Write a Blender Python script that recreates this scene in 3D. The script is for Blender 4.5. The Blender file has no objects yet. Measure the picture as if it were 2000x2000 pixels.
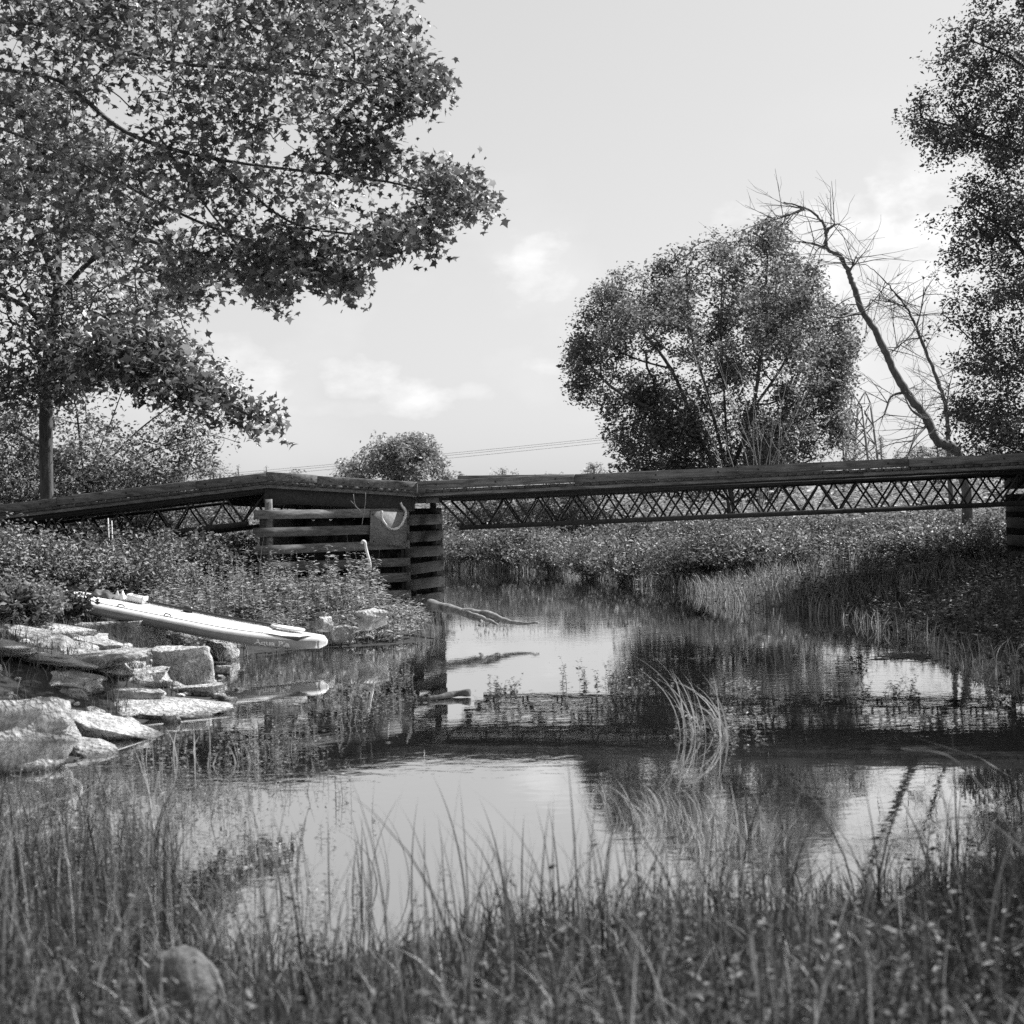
import bpy, bmesh, math
import numpy as np
from mathutils import Vector, Matrix, noise as mnoise

# ------------------------------------------------------------------ camera
scene = bpy.context.scene
COL = scene.collection
FPX, CAMH, ROLL, YH = 2857.0, 1.74, math.radians(-1.5), 1015.0
PITCH = (YH - 1000.0) / FPX
cam_data = bpy.data.cameras.new("camera")
cam_data.sensor_width = 56.0
cam_data.sensor_fit = 'HORIZONTAL'
cam_data.lens = 56.0 * FPX / 2000.0
cam_data.clip_start = 0.1
cam_data.clip_end = 6000.0
cam_data.dof.use_dof = True
cam_data.dof.focus_distance = 30.0
cam_data.dof.aperture_fstop = 5.2
cam = bpy.data.objects.new("camera", cam_data)
COL.objects.link(cam)
ROT = Matrix.Rotation(math.pi / 2 + PITCH, 3, 'X') @ Matrix.Rotation(ROLL, 3, 'Z')
cam.matrix_world = Matrix.Translation((0, 0, CAMH)) @ ROT.to_4x4()
scene.camera = cam

# ------------------------------------------------------------------ world and sun
SUN_AZ, SUN_EL = math.radians(58), math.radians(50)      # azimuth from +Y towards +X
world = bpy.data.worlds.new("World")
scene.world = world
world.use_nodes = True
wn, wl = world.node_tree.nodes, world.node_tree.links
wn.clear()
w_out = wn.new('ShaderNodeOutputWorld')
w_bg = wn.new('ShaderNodeBackground')
w_bg.inputs['Strength'].default_value = 0.098
sky = wn.new('ShaderNodeTexSky')
sky.sky_type = 'NISHITA'
sky.sun_disc = False
sky.sun_elevation = SUN_EL
sky.sun_rotation = SUN_AZ
sky.air_density = 1.0
sky.dust_density = 2.2
bw = wn.new('ShaderNodeRGBToBW')
wl.new(sky.outputs['Color'], bw.inputs['Color'])
# fair-weather clouds: soft puffs broken up by noise, in world directions
tc = wn.new('ShaderNodeTexCoord')


def wmath(op, a, b=None, clamp=False):
    n = wn.new('ShaderNodeMath')
    n.operation = op
    n.use_clamp = clamp
    for i, v in enumerate((a, b)):
        if v is None:
            continue
        if isinstance(v, (int, float)):
            n.inputs[i].default_value = v
        else:
            wl.new(v, n.inputs[i])
    return n.outputs[0]


sep = wn.new('ShaderNodeSeparateXYZ')
wl.new(tc.outputs['Generated'], sep.inputs[0])
az_s = wmath('ARCTAN2', sep.outputs['X'], sep.outputs['Y'])
el_s = wmath('ARCSINE', sep.outputs['Z'])
cmb = wn.new('ShaderNodeCombineXYZ')
wl.new(az_s, cmb.inputs[0])
wl.new(wmath('MULTIPLY', el_s, 1.7), cmb.inputs[1])
nz = wn.new('ShaderNodeTexNoise')
nz.inputs['Scale'].default_value = 26.0
nz.inputs['Detail'].default_value = 7.0
nz.inputs['Roughness'].default_value = 0.55
wl.new(cmb.outputs[0], nz.inputs['Vector'])
nzo = nz.outputs[0]
nz2 = wn.new('ShaderNodeTexNoise')
nz2.inputs['Scale'].default_value = 5.0
nz2.inputs['Detail'].default_value = 6.0
wl.new(cmb.outputs[0], nz2.inputs['Vector'])
# scattered low cumulus all round the horizon
band = wmath('SUBTRACT', 1.0, wmath('MULTIPLY', wmath('ABSOLUTE', wmath('SUBTRACT', el_s, 0.13)), 6.5), True)
gen = wmath('MULTIPLY', wmath('MULTIPLY', wmath('SUBTRACT', nz2.outputs[0], 0.5), 5.0, True), band)
total = wmath('MULTIPLY', gen, 0.5)
for (px, py, rx, ry, amp) in ((1050, 520, 85, 75, .9), (1090, 555, 60, 50, .7), (1000, 480, 80, 45, .4), (1800, 440, 150, 85, 1.2), (1620, 450, 150, 70, 1.0), (1720, 540, 220, 90, .9),
                              (1450, 435, 80, 40, .6), (520, 745, 90, 50, .9), (450, 700, 80, 55, .6), (700, 740, 110, 45, .9), (810, 775, 90, 40, .9), (920, 765, 50, 20, .4),
                              (650, 715, 40, 20, .5), (1060, 715, 50, 20, .6), (600, 800, 260, 20, .3), (1850, 300, 120, 120, .4)):
    v = ROT @ Vector(((px - 1000) / FPX, -(py - 1000) / FPX, -1.0))
    a0, e0 = math.atan2(v.x, v.y), math.atan2(v.z, math.hypot(v.x, v.y))
    dx = wmath('MULTIPLY', wmath('SUBTRACT', az_s, a0), FPX / rx)
    dy = wmath('MULTIPLY', wmath('SUBTRACT', el_s, e0), FPX / ry)
    r2 = wmath('ADD', wmath('MULTIPLY', dx, dx), wmath('MULTIPLY', dy, dy))
    base = wmath('SUBTRACT', 1.05, r2)
    puff = wmath('ADD', base, wmath('MULTIPLY', wmath('SUBTRACT', nzo, 0.52), 5.0))
    puff = wmath('MULTIPLY', wmath('MULTIPLY', puff, .6, True), amp)
    total = wmath('MAXIMUM', total, puff)
# clouds add their own white to the clear sky
CLOUD = 1.2
w_sum = wmath('ADD', wmath('MULTIPLY', wmath('POWER', wmath('MULTIPLY', bw.outputs[0], 1 / 3.3), .4), 3.25), wmath('MULTIPLY', total, CLOUD))
wl.new(w_sum, w_bg.inputs['Color'])
wl.new(w_bg.outputs[0], w_out.inputs['Surface'])

sun_data = bpy.data.lights.new("sun", 'SUN')
sun_data.energy = 5.0
sun_data.angle = math.radians(0.55)
sun = bpy.data.objects.new("sun", sun_data)
COL.objects.link(sun)
SUN_DIR = Vector((math.cos(SUN_EL) * math.sin(SUN_AZ), math.cos(SUN_EL) * math.cos(SUN_AZ), math.sin(SUN_EL)))
sun.rotation_euler = SUN_DIR.to_track_quat('Z', 'Y').to_euler()
sun.location = (20, 20, 40)

scene.view_settings.view_transform = 'Standard'
scene.view_settings.look = 'None'
scene.view_settings.gamma = 1.0
scene.view_settings.exposure = 1.12
scene.cycles.use_denoising = False
scene.cycles.max_bounces = 6
scene.cycles.diffuse_bounces = 3
scene.cycles.glossy_bounces = 3
scene.cycles.transmission_bounces = 4
scene.cycles.sample_clamp_indirect = 4.0

# ------------------------------------------------------------------ helpers
rng = np.random.default_rng(11)


def ray(px, py):
    return ROT @ Vector(((px - 1000.0) / FPX, -(py - 1000.0) / FPX, -1.0))


def P(px, py, d):
    """the world point seen at a photograph pixel, standing d metres away"""
    v = ray(px, py)
    t = d / v.y
    return Vector((v.x * t, d, CAMH + v.z * t))


def W(px, py, z=0.0):
    """the point of the horizontal plane at height z seen at a pixel"""
    v = ray(px, py)
    t = (z - CAMH) / v.z
    return Vector((v.x * t, v.y * t, z))


def PA(pts):
    return np.array([P(*p) for p in pts])


def tag(o, label=None, cat=None, group=None, kind=None):
    for k, v in (('label', label), ('category', cat), ('group', group), ('kind', kind)):
        if v:
            o[k] = v
    return o


def empty(name, loc=(0, 0, 0), label=None, cat=None, group=None):
    o = bpy.data.objects.new(name, None)
    o.location = loc
    COL.objects.link(o)
    return tag(o, label, cat, group)


def link(name, me, parent=None, mat=None):
    o = bpy.data.objects.new(name, me)
    COL.objects.link(o)
    if parent is not None:
        o.parent = parent
        o.matrix_parent_inverse = Matrix.Translation(-Vector(parent.location))
        if parent.parent is not None or parent.type == 'MESH':
            o.matrix_parent_inverse = Matrix.Identity(4)
    if mat is not None and not me.materials:
        me.materials.append(mat)
    return o


def tri_mesh(name, V, T, smooth=False):
    V = np.ascontiguousarray(V, dtype=np.float32)
    T = np.ascontiguousarray(T, dtype=np.int32)
    me = bpy.data.meshes.new(name)
    me.vertices.add(len(V))
    me.vertices.foreach_set('co', V.ravel())
    me.loops.add(T.size)
    me.loops.foreach_set('vertex_index', T.ravel())
    me.polygons.add(len(T))
    me.polygons.foreach_set('loop_start', np.arange(0, T.size, 3, dtype=np.int32))
    me.polygons.foreach_set('loop_total', np.full(len(T), 3, dtype=np.int32))
    if smooth:
        me.polygons.foreach_set('use_smooth', np.ones(len(T), dtype=bool))
    me.update(calc_edges=True)
    return me


class Geo:
    """collects triangles"""
    def __init__(self):
        self.V, self.T, self.n = [], [], 0

    def add(self, V, T):
        V = np.asarray(V, dtype=np.float64).reshape(-1, 3)
        T = np.asarray(T, dtype=np.int64).reshape(-1, 3)
        self.V.append(V)
        self.T.append(T + self.n)
        self.n += len(V)
        return self

    def arrays(self):
        return np.concatenate(self.V), np.concatenate(self.T)

    def build(self, name, mat, parent=None, smooth=False):
        V, T = self.arrays()
        return link(name, tri_mesh(name, V, T, smooth), parent, mat)


def instance(tV, tT, pos, R, s):
    """pos (n,3), R (n,3,3), s (n,) or (n,3): copies of a template as one triangle soup"""
    n, k = len(pos), len(tV)
    s = np.asarray(s, dtype=float)
    if s.ndim == 1:
        s = np.repeat(s[:, None], 3, 1)
    V = np.einsum('nij,nkj->nki', R, tV[None] * s[:, None, :]) + pos[:, None, :]
    T = (tT[None] + (np.arange(n) * k)[:, None, None])
    return V.reshape(-1, 3), T.reshape(-1, 3)


def unit(v):
    return v / np.maximum(np.linalg.norm(v, axis=-1, keepdims=True), 1e-9)


def frames(ydir, zhint):
    y = unit(ydir)
    x = unit(np.cross(y, zhint))
    z = np.cross(x, y)
    return np.stack([x, y, z], axis=-1)


def tube_arrays(pts, rad, sides=6, cap=True):
    pts = np.asarray(pts, dtype=float)
    n = len(pts)
    rad = np.broadcast_to(np.asarray(rad, dtype=float), (n,))
    tan = unit(np.gradient(pts, axis=0))
    hint = np.array([0.31, 0.17, 0.93])
    if abs(np.dot(unit(pts[-1] - pts[0]), unit(hint))) > 0.9:
        hint = np.array([0.9, 0.3, 0.1])
    x = unit(np.cross(tan, hint))
    y = np.cross(tan, x)
    a = np.arange(sides) * 2 * math.pi / sides
    ring = pts[:, None] + rad[:, None, None] * (x[:, None] * np.cos(a)[None, :, None] + y[:, None] * np.sin(a)[None, :, None])
    V = ring.reshape(-1, 3)
    i = np.arange(n - 1)[:, None] * sides
    j = np.arange(sides)[None]
    j2 = (j + 1) % sides
    A, B, C, D = i + j, i + j2, i + sides + j2, i + sides + j
    T = np.concatenate([np.stack([A, B, C], -1).reshape(-1, 3), np.stack([A, C, D], -1).reshape(-1, 3)])
    if cap:
        V = np.concatenate([V, pts[:1], pts[-1:]])
        c0, c1 = n * sides, n * sides + 1
        k = np.arange(sides)
        T = np.concatenate([T, np.stack([np.full(sides, c0), (k + 1) % sides, k], -1),
                            np.stack([np.full(sides, c1), (n - 1) * sides + k, (n - 1) * sides + (k + 1) % sides], -1)])
    return V, T


def catmull(pts, k=6):
    p = np.asarray(pts, dtype=float)
    p = np.concatenate([[2 * p[0] - p[1]], p, [2 * p[-1] - p[-2]]])
    out = []
    for i in range(1, len(p) - 2):
        for t in np.arange(k) / k:
            a, b, c, d = p[i - 1], p[i], p[i + 1], p[i + 2]
            out.append(.5 * (2 * b + (c - a) * t + (2 * a - 5 * b + 4 * c - d) * t * t + (3 * b - a - 3 * c + d) * t ** 3))
    out.append(p[-2])
    return np.array(out)


BOX_T = np.array([[0, 2, 1], [0, 3, 2], [4, 5, 6], [4, 6, 7], [0, 1, 5], [0, 5, 4], [1, 2, 6], [1, 6, 5], [2, 3, 7], [2, 7, 6], [3, 0, 4], [3, 4, 7]])


def beam_arrays(a, b, w, h, up=(0, 0, 1), droop=0.0):
    """a box from a to b; w across, h along up; a and b are the middle of the end faces"""
    a, b = np.asarray(a, float), np.asarray(b, float)
    t = unit(b - a)
    s = unit(np.cross(t, np.asarray(up, float)))
    u = np.cross(s, t)
    V = []
    for p in (a, b):
        for (i, j) in ((-1, -1), (1, -1), (1, 1), (-1, 1)):
            V.append(p + s * i * w / 2 + u * j * h / 2)
    return np.array(V), BOX_T


def beam(name, a, b, w, h, mat, parent=None, up=(0, 0, 1), bev=0.006, wob=0.0, seed=0):
    """a sawn timber with worn edges: subdivided along its length, slightly uneven"""
    a, b = Vector(a), Vector(b)
    L = (b - a).length
    t = (b - a).normalized()
    s = t.cross(Vector(up)).normalized()
    u = s.cross(t)
    n = max(2, int(L / 0.35))
    c = bev
    prof = [(-w / 2 + c, -h / 2), (w / 2 - c, -h / 2), (w / 2, -h / 2 + c), (w / 2, h / 2 - c), (w / 2 - c, h / 2), (-w / 2 + c, h / 2), (-w / 2, h / 2 - c), (-w / 2, -h / 2 + c)]
    V, T = [], []
    for i in range(n + 1):
        q = a.lerp(b, i / n)
        for k, (x, y) in enumerate(prof):
            d = wob * mnoise.noise(Vector((i * .7 + seed * 7.3, k * 3.1, seed)))
            V.append(q + s * (x + d) + u * (y + d * .7))
    m = len(prof)
    for i in range(n):
        for k in range(m):
            A, B = i * m + k, i * m + (k + 1) % m
            T += [(A, B, B + m), (A, B + m, A + m)]
    V += [a, b]
    e0, e1 = len(V) - 2, len(V) - 1
    for k in range(m):
        T += [(e0, (k + 1) % m, k), (e1, n * m + k, n * m + (k + 1) % m)]
    return link(name, tri_mesh(name, np.array([tuple(v) for v in V]), np.array(T)), parent, mat)


# ------------------------------------------------------------------ materials (a black-and-white picture: every colour is a grey)
def new_mat(name):
    m = bpy.data.materials.new(name)
    m.use_nodes = True
    nt = m.node_tree
    nt.nodes.clear()
    out = nt.nodes.new('ShaderNodeOutputMaterial')
    return m, nt.nodes, nt.links, out


def g4(v):
    return (v, v, v, 1.0)


def ramp_noise(N, L, scale, lo, hi, detail=6, coord='Object', stretch=None, rough=.6, p0=.3, p1=.7):
    t = N.new('ShaderNodeTexCoord')
    src = t.outputs[coord]
    if stretch:
        mp = N.new('ShaderNodeMapping')
        mp.inputs['Scale'].default_value = stretch
        L.new(src, mp.inputs[0])
        src = mp.outputs[0]
    n = N.new('ShaderNodeTexNoise')
    n.inputs['Scale'].default_value = scale
    n.inputs['Detail'].default_value = detail
    n.inputs['Roughness'].default_value = rough
    L.new(src, n.inputs['Vector'])
    r = N.new('ShaderNodeValToRGB')
    r.color_ramp.elements[0].position, r.color_ramp.elements[1].position = p0, p1
    r.color_ramp.elements[0].color, r.color_ramp.elements[1].color = g4(lo), g4(hi)
    L.new(n.outputs[0], r.inputs[0])
    return r.outputs[0], n.outputs[0], src


def mat_leaf(name, lo, hi, trans=.35, rough=.5, spec=.35, skew=None):
    m, N, L, out = new_mat(name)
    g = N.new('ShaderNodeNewGeometry')
    r = N.new('ShaderNodeValToRGB')
    r.color_ramp.elements[0].color, r.color_ramp.elements[1].color = g4(lo), g4(hi)
    if skew:                                    # most leaves dull, a few pale
        e = r.color_ramp.elements.new(skew[0])
        e.color = g4(skew[1])
    L.new(g.outputs['Random Per Island'], r.inputs[0])
    b = N.new('ShaderNodeBsdfPrincipled')
    b.inputs['Roughness'].default_value = rough
    b.inputs['Specular IOR Level'].default_value = spec
    L.new(r.outputs[0], b.inputs['Base Color'])
    t = N.new('ShaderNodeBsdfTranslucent')
    L.new(r.outputs[0], t.inputs['Color'])
    mx = N.new('ShaderNodeMixShader')
    mx.inputs[0].default_value = trans
    L.new(b.outputs[0], mx.inputs[1])
    L.new(t.outputs[0], mx.inputs[2])
    L.new(mx.outputs[0], out.inputs['Surface'])
    return m


def mat_noise(name, lo, hi, scale=6.0, rough=.85, bump=.3, bdist=.01, stretch=None, spec=.3, metal=0.0, p0=.3, p1=.7, coord='Object', fine=None, wet=False):
    m, N, L, out = new_mat(name)
    c, f, src = ramp_noise(N, L, scale, lo, hi, stretch=stretch, p0=p0, p1=p1, coord=coord)
    b = N.new('ShaderNodeBsdfPrincipled')
    b.inputs['Roughness'].default_value = rough
    b.inputs['Specular IOR Level'].default_value = spec
    b.inputs['Metallic'].default_value = metal
    if fine:
        n2 = N.new('ShaderNodeTexNoise')
        n2.inputs['Scale'].default_value = fine
        n2.inputs['Detail'].default_value = 8
        L.new(src, n2.inputs['Vector'])
        mx = N.new('ShaderNodeMix')
        mx.data_type = 'RGBA'
        mx.blend_type = 'OVERLAY'
        mx.inputs[0].default_value = .8
        L.new(c, mx.inputs[6])
        L.new(n2.outputs[0], mx.inputs[7])
        c = mx.outputs[2]
        f = n2.outputs[0]
    if wet:
        ge = N.new('ShaderNodeNewGeometry')
        sx = N.new('ShaderNodeSeparateXYZ')
        L.new(ge.outputs['Position'], sx.inputs[0])
        ad = N.new('ShaderNodeMath')
        ad.operation = 'MULTIPLY_ADD'
        ad.inputs[1].default_value = .08
        L.new(f, ad.inputs[0])
        L.new(sx.outputs['Z'], ad.inputs[2])
        mr = N.new('ShaderNodeMapRange')
        mr.inputs['From Min'].default_value, mr.inputs['From Max'].default_value = .055, .10
        mr.inputs['To Min'].default_value = .28
        L.new(ad.outputs[0], mr.inputs['Value'])
        sc2 = N.new('ShaderNodeVectorMath')
        sc2.operation = 'SCALE'
        L.new(c, sc2.inputs[0])
        L.new(mr.outputs[0], sc2.inputs['Scale'])
        c = sc2.outputs[0]
    L.new(c, b.inputs['Base Color'])
    bp = N.new('ShaderNodeBump')
    bp.inputs['Strength'].default_value = bump
    bp.inputs['Distance'].default_value = bdist
    L.new(f, bp.inputs['Height'])
    L.new(bp.outputs[0], b.inputs['Normal'])
    L.new(b.outputs[0], out.inputs['Surface'])
    return m


def mat_wood(name, lo, hi, axis):
    """weathered timber: grain stretched along the given direction"""
    m, N, L, out = new_mat(name)
    t = N.new('ShaderNodeTexCoord')
    ax = Vector(axis).normalized()
    dotn = N.new('ShaderNodeVectorMath')
    dotn.operation = 'DOT_PRODUCT'
    dotn.inputs[1].default_value = ax
    L.new(t.outputs['Object'], dotn.inputs[0])
    sc = N.new('ShaderNodeVectorMath')
    sc.operation = 'SCALE'
    sc.inputs[0].default_value = ax
    ml = N.new('ShaderNodeMath')
    ml.operation = 'MULTIPLY'
    ml.inputs[1].default_value = 0.955
    L.new(dotn.outputs['Value'], ml.inputs[0])
    L.new(ml.outputs[0], sc.inputs['Scale'])
    sb = N.new('ShaderNodeVectorMath')
    sb.operation = 'SUBTRACT'
    L.new(t.outputs['Object'], sb.inputs[0])
    L.new(sc.outputs[0], sb.inputs[1])
    n = N.new('ShaderNodeTexNoise')
    n.inputs['Scale'].default_value = 26
    n.inputs['Detail'].default_value = 7
    n.inputs['Roughness'].default_value = .65
    n.inputs['Distortion'].default_value = .4
    L.new(sb.outputs[0], n.inputs['Vector'])
    n2 = N.new('ShaderNodeTexNoise')
    n2.inputs['Scale'].default_value = 2.2
    n2.inputs['Detail'].default_value = 5
    L.new(t.outputs['Object'], n2.inputs['Vector'])
    av = N.new('ShaderNodeMath')
    av.operation = 'MULTIPLY_ADD'
    av.inputs[1].default_value = .72
    L.new(n.outputs[0], av.inputs[0])
    h = N.new('ShaderNodeMath')
    h.operation = 'MULTIPLY'
    h.inputs[1].default_value = .28
    L.new(n2.outputs[0], h.inputs[0])
    L.new(h.outputs[0], av.inputs[2])
    r = N.new('ShaderNodeValToRGB')
    r.color_ramp.elements[0].position, r.color_ramp.elements[1].position = .35, .65
    r.color_ramp.elements[0].color, r.color_ramp.elements[1].color = g4(lo), g4(hi)
    L.new(av.outputs[0], r.inputs[0])
    oi = N.new('ShaderNodeObjectInfo')
    vr = N.new('ShaderNodeMapRange')
    vr.inputs['To Min'].default_value, vr.inputs['To Max'].default_value = .75, 1.25
    L.new(oi.outputs['Random'], vr.inputs['Value'])
    mu = N.new('ShaderNodeVectorMath')
    mu.operation = 'SCALE'
    L.new(r.outputs[0], mu.inputs[0])
    L.new(vr.outputs[0], mu.inputs['Scale'])
    b = N.new('ShaderNodeBsdfPrincipled')
    b.inputs['Roughness'].default_value = .85
    b.inputs['Specular IOR Level'].default_value = .25
    L.new(mu.outputs[0], b.inputs['Base Color'])
    bp = N.new('ShaderNodeBump')
    bp.inputs['Strength'].default_value = .5
    bp.inputs['Distance'].default_value = .006
    L.new(n.outputs[0], bp.inputs['Height'])
    L.new(bp.outputs[0], b.inputs['Normal'])
    L.new(b.outputs[0], out.inputs['Surface'])
    return m


def mat_plain(name, v, rough=.5, spec=.5, metal=0.0):
    m, N, L, out = new_mat(name)
    c, f, _ = ramp_noise(N, L, 9, v * .85, min(v * 1.12, .95))
    b = N.new('ShaderNodeBsdfPrincipled')
    b.inputs['Roughness'].default_value = rough
    b.inputs['Specular IOR Level'].default_value = spec
    b.inputs['Metallic'].default_value = metal
    L.new(c, b.inputs['Base Color'])
    L.new(b.outputs[0], out.inputs['Surface'])
    return m


M = {}
M['maple'] = mat_leaf('maple_leaf', .04, .30, .42, .38, skew=(.65, .11))
M['far_leaf'] = mat_leaf('far_leaf', .05, .32, .46, skew=(.6, .14))
M['right_leaf'] = mat_leaf('right_leaf', .03, .16, .34)
M['bush_leaf'] = mat_leaf('bush_leaf', .05, .30, .40, skew=(.6, .13))
M['weed_leaf'] = mat_leaf('weed_leaf', .08, .52, .52, skew=(.6, .25))
M['grass'] = mat_leaf('grass_blade', .02, .22, .36)
M['near_grass'] = mat_leaf('near_grass_blade', .015, .36, .36, skew=(.68, .085))
M['near_weed'] = mat_leaf('near_weed_leaf', .012, .16, .30, skew=(.8, .05))
M['shade_toned_weed'] = mat_leaf('shade_toned_weed_leaf', .02, .17, .28, skew=(.7, .06))  # leaf tones lowered to put the right bank's shade into the colour
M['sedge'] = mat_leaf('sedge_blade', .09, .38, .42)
M['dark_weed'] = mat_leaf('dark_weed', .025, .07, .2)
M['distant'] = mat_leaf('distant_leaf', .15, .34, .36)
M['bark'] = mat_noise('bark', .035, .10, 14, .9, .8, .03, stretch=(1, 1, .25))
M['deadwood'] = mat_noise('deadwood', .07, .17, 16, .85, .5, .02, stretch=(1, 1, .3))
M['pale_wood'] = mat_noise('pale_wood', .16, .30, 10, .8, .4, .01)
M['drift'] = mat_noise('driftwood', .06, .24, 12, .85, .5, .01)
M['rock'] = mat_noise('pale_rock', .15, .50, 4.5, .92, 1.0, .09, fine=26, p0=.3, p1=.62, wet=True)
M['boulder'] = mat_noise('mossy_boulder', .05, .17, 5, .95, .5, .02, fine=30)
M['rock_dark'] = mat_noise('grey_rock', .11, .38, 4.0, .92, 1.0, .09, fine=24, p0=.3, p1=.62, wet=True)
M['ground'] = mat_noise('ground_soil', .012, .035, 2.5, .95, .6, .05, fine=15)
M['steel'] = mat_noise('rusted_steel', .018, .045, 20, .7, .4, .004, metal=0.0)
M['steel_pale'] = mat_noise('galvanised_steel', .12, .24, 4, .5, .2, .004, metal=.3)
M['plate'] = mat_noise('weathered_plate', .09, .24, 3.5, .8, .05, .001, fine=40)
M['rope'] = mat_noise('rope_fibre', .45, .7, 40, .9, .6, .01)
M['white_plastic'] = mat_plain('white_plastic', .75, .4)
M['board_white'] = mat_plain('board_white', .60, .35)
M['board_pad'] = mat_noise('board_pad', .50, .64, 60, .8, .3, .002)
M['board_grey'] = mat_plain('board_rail', .20, .35)
M['black'] = mat_plain('black_plastic', .02, .4)
M['letter'] = mat_plain('letter_print', .55, .5)
M['mid_grey'] = mat_noise('grey_cloth', .03, .15, 8, .85, .5, .02)


def mat_water():
    m, N, L, out = new_mat('pond_water')
    t = N.new('ShaderNodeTexCoord')
    mp = N.new('ShaderNodeMapping')
    mp.inputs['Scale'].default_value = (.75, 1.15, 1)
    L.new(t.outputs['Object'], mp.inputs[0])
    n1 = N.new('ShaderNodeTexNoise')
    n1.inputs['Scale'].default_value = 6.5
    n1.inputs['Detail'].default_value = 3
    n1.inputs['Roughness'].default_value = .5
    n1.inputs['Distortion'].default_value = .6
    L.new(mp.outputs[0], n1.inputs['Vector'])
    n2 = N.new('ShaderNodeTexNoise')           # breeze patches
    n2.inputs['Scale'].default_value = .32
    n2.inputs['Detail'].default_value = 3
    L.new(mp.outputs[0], n2.inputs['Vector'])
    mr = N.new('ShaderNodeMapRange')
    mr.inputs['From Min'].default_value, mr.inputs['From Max'].default_value = .38, .66
    mr.inputs['To Min'].default_value, mr.inputs['To Max'].default_value = .12, 1.0
    L.new(n2.outputs[0], mr.inputs['Value'])
    mu = N.new('ShaderNodeMath')
    mu.operation = 'MULTIPLY'
    L.new(n1.outputs[0], mu.inputs[0])
    L.new(mr.outputs[0], mu.inputs[1])
    bp = N.new('ShaderNodeBump')
    bp.inputs['Strength'].default_value = 1.0
    bp.inputs['Distance'].default_value = .0014
    L.new(mu.outputs[0], bp.inputs['Height'])
    gl = N.new('ShaderNodeBsdfGlossy')
    gl.inputs['Roughness'].default_value = .015
    gl.inputs['Color'].default_value = g4(.97)
    L.new(bp.outputs[0], gl.inputs['Normal'])
    df = N.new('ShaderNodeBsdfDiffuse')
    df.inputs['Color'].default_value = g4(.010)
    fr = N.new('ShaderNodeFresnel')
    fr.inputs['IOR'].default_value = 2.0
    L.new(bp.outputs[0], fr.inputs['Normal'])
    fm = N.new('ShaderNodeMapRange')
    fm.inputs['To Min'].default_value = .52
    L.new(fr.outputs[0], fm.inputs['Value'])
    mx = N.new('ShaderNodeMixShader')
    L.new(fm.outputs[0], mx.inputs[0])
    L.new(df.outputs[0], mx.inputs[1])
    L.new(gl.outputs[0], mx.inputs[2])
    L.new(mx.outputs[0], out.inputs['Surface'])
    return m


M['water'] = mat_water()

# ------------------------------------------------------------------ ground and water
SHORE_PX = [(-400, 1720), (0, 1730), (250, 1730), (380, 1800), (560, 1880), (700, 1870), (850, 1820), (1200, 1790), (1500, 1770), (1800, 1740), (2000, 1660), (2250, 1580),
            (2250, 1440), (2000, 1335), (1850, 1262), (1700, 1212), (1560, 1192), (1450, 1182), (1380, 1155), (1280, 1142), (1150, 1126), (1080, 1117), (870, 1115), (700, 1117),
            (560, 1119), (640, 1140), (800, 1150), (858, 1172), (856, 1205), (872, 1232), (835, 1254), (700, 1263), (640, 1264), (520, 1272), (440, 1290), (418, 1330),
            (440, 1362), (330, 1395), (225, 1430), (130, 1492), (0, 1512), (-400, 1560)]
SHORE = np.array([W(*p)[:2] for p in SHORE_PX])


def poly_sdf(pts, poly):
    """signed distance, negative inside the polygon"""
    pts = np.asarray(pts, float)
    out = np.full(len(pts), 1e18)
    inside = np.zeros(len(pts), bool)
    for i in range(len(poly)):
        a, b = poly[i], poly[(i + 1) % len(poly)]
        e = b - a
        w = pts - a
        t = np.clip((w @ e) / (e @ e + 1e-12), 0, 1)
        d = w - t[:, None] * e
        out = np.minimum(out, (d ** 2).sum(1))
        c = (a[1] > pts[:, 1]) != (b[1] > pts[:, 1])
        xi = a[0] + (pts[:, 1] - a[1]) / (e[1] if abs(e[1]) > 1e-12 else 1e-12) * e[0]
        inside ^= c & (pts[:, 0] < xi)
    d = np.sqrt(out)
    return np.where(inside, -d, d)


def smooth01(t):
    t = np.clip(t, 0, 1)
    return t * t * (3 - 2 * t)


def vnoise(x, y, s, seed=0):
    """cheap smooth pseudo noise in -1..1"""
    a = np.sin(x * s * 1.3 + seed * 1.7 + 1.1 * np.sin(y * s * .9 + seed)) * np.cos(y * s * 1.1 - seed * .6 + .8 * np.sin(x * s * .7))
    b = np.sin(x * s * 2.9 - seed + np.cos(y * s * 2.3)) * np.sin(y * s * 3.1 + seed * 2.1)
    return .65 * a + .35 * b


def ground_h(x, y):
    x, y = np.asarray(x, float), np.asarray(y, float)
    sh = x.shape
    p = np.stack([x.ravel(), y.ravel()], 1)
    d = poly_sdf(p, SHORE).reshape(sh)
    up = .50 * smooth01(d / 2.2) + .28 * smooth01(d / 9) + .4 * smooth01((d - 6) / 30)
    dn = -.7 * smooth01(-d / 1.6)
    near = smooth01((9.5 - y) / 3.0) * (d > 0)
    up = up * (1 - .55 * near)
    left = smooth01((-x - 3.2) / 3.0) * smooth01((y - 11) / 4) * smooth01((34 - y) / 6)
    up = up + .12 * left * smooth01(d / 2.0)
    right = smooth01((x - 6.0) / 2.0) * smooth01((y - 12) / 6) * smooth01((34 - y) / 6)
    up = up + .02 * right * smooth01(d / 2.0)
    h = np.where(d > 0, up, dn) + .05 * vnoise(x, y, 1.7, 3) * smooth01(np.abs(d) / .8)
    return h


def gh(x, y):
    return float(ground_h(np.array([x]), np.array([y]))[0])


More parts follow.
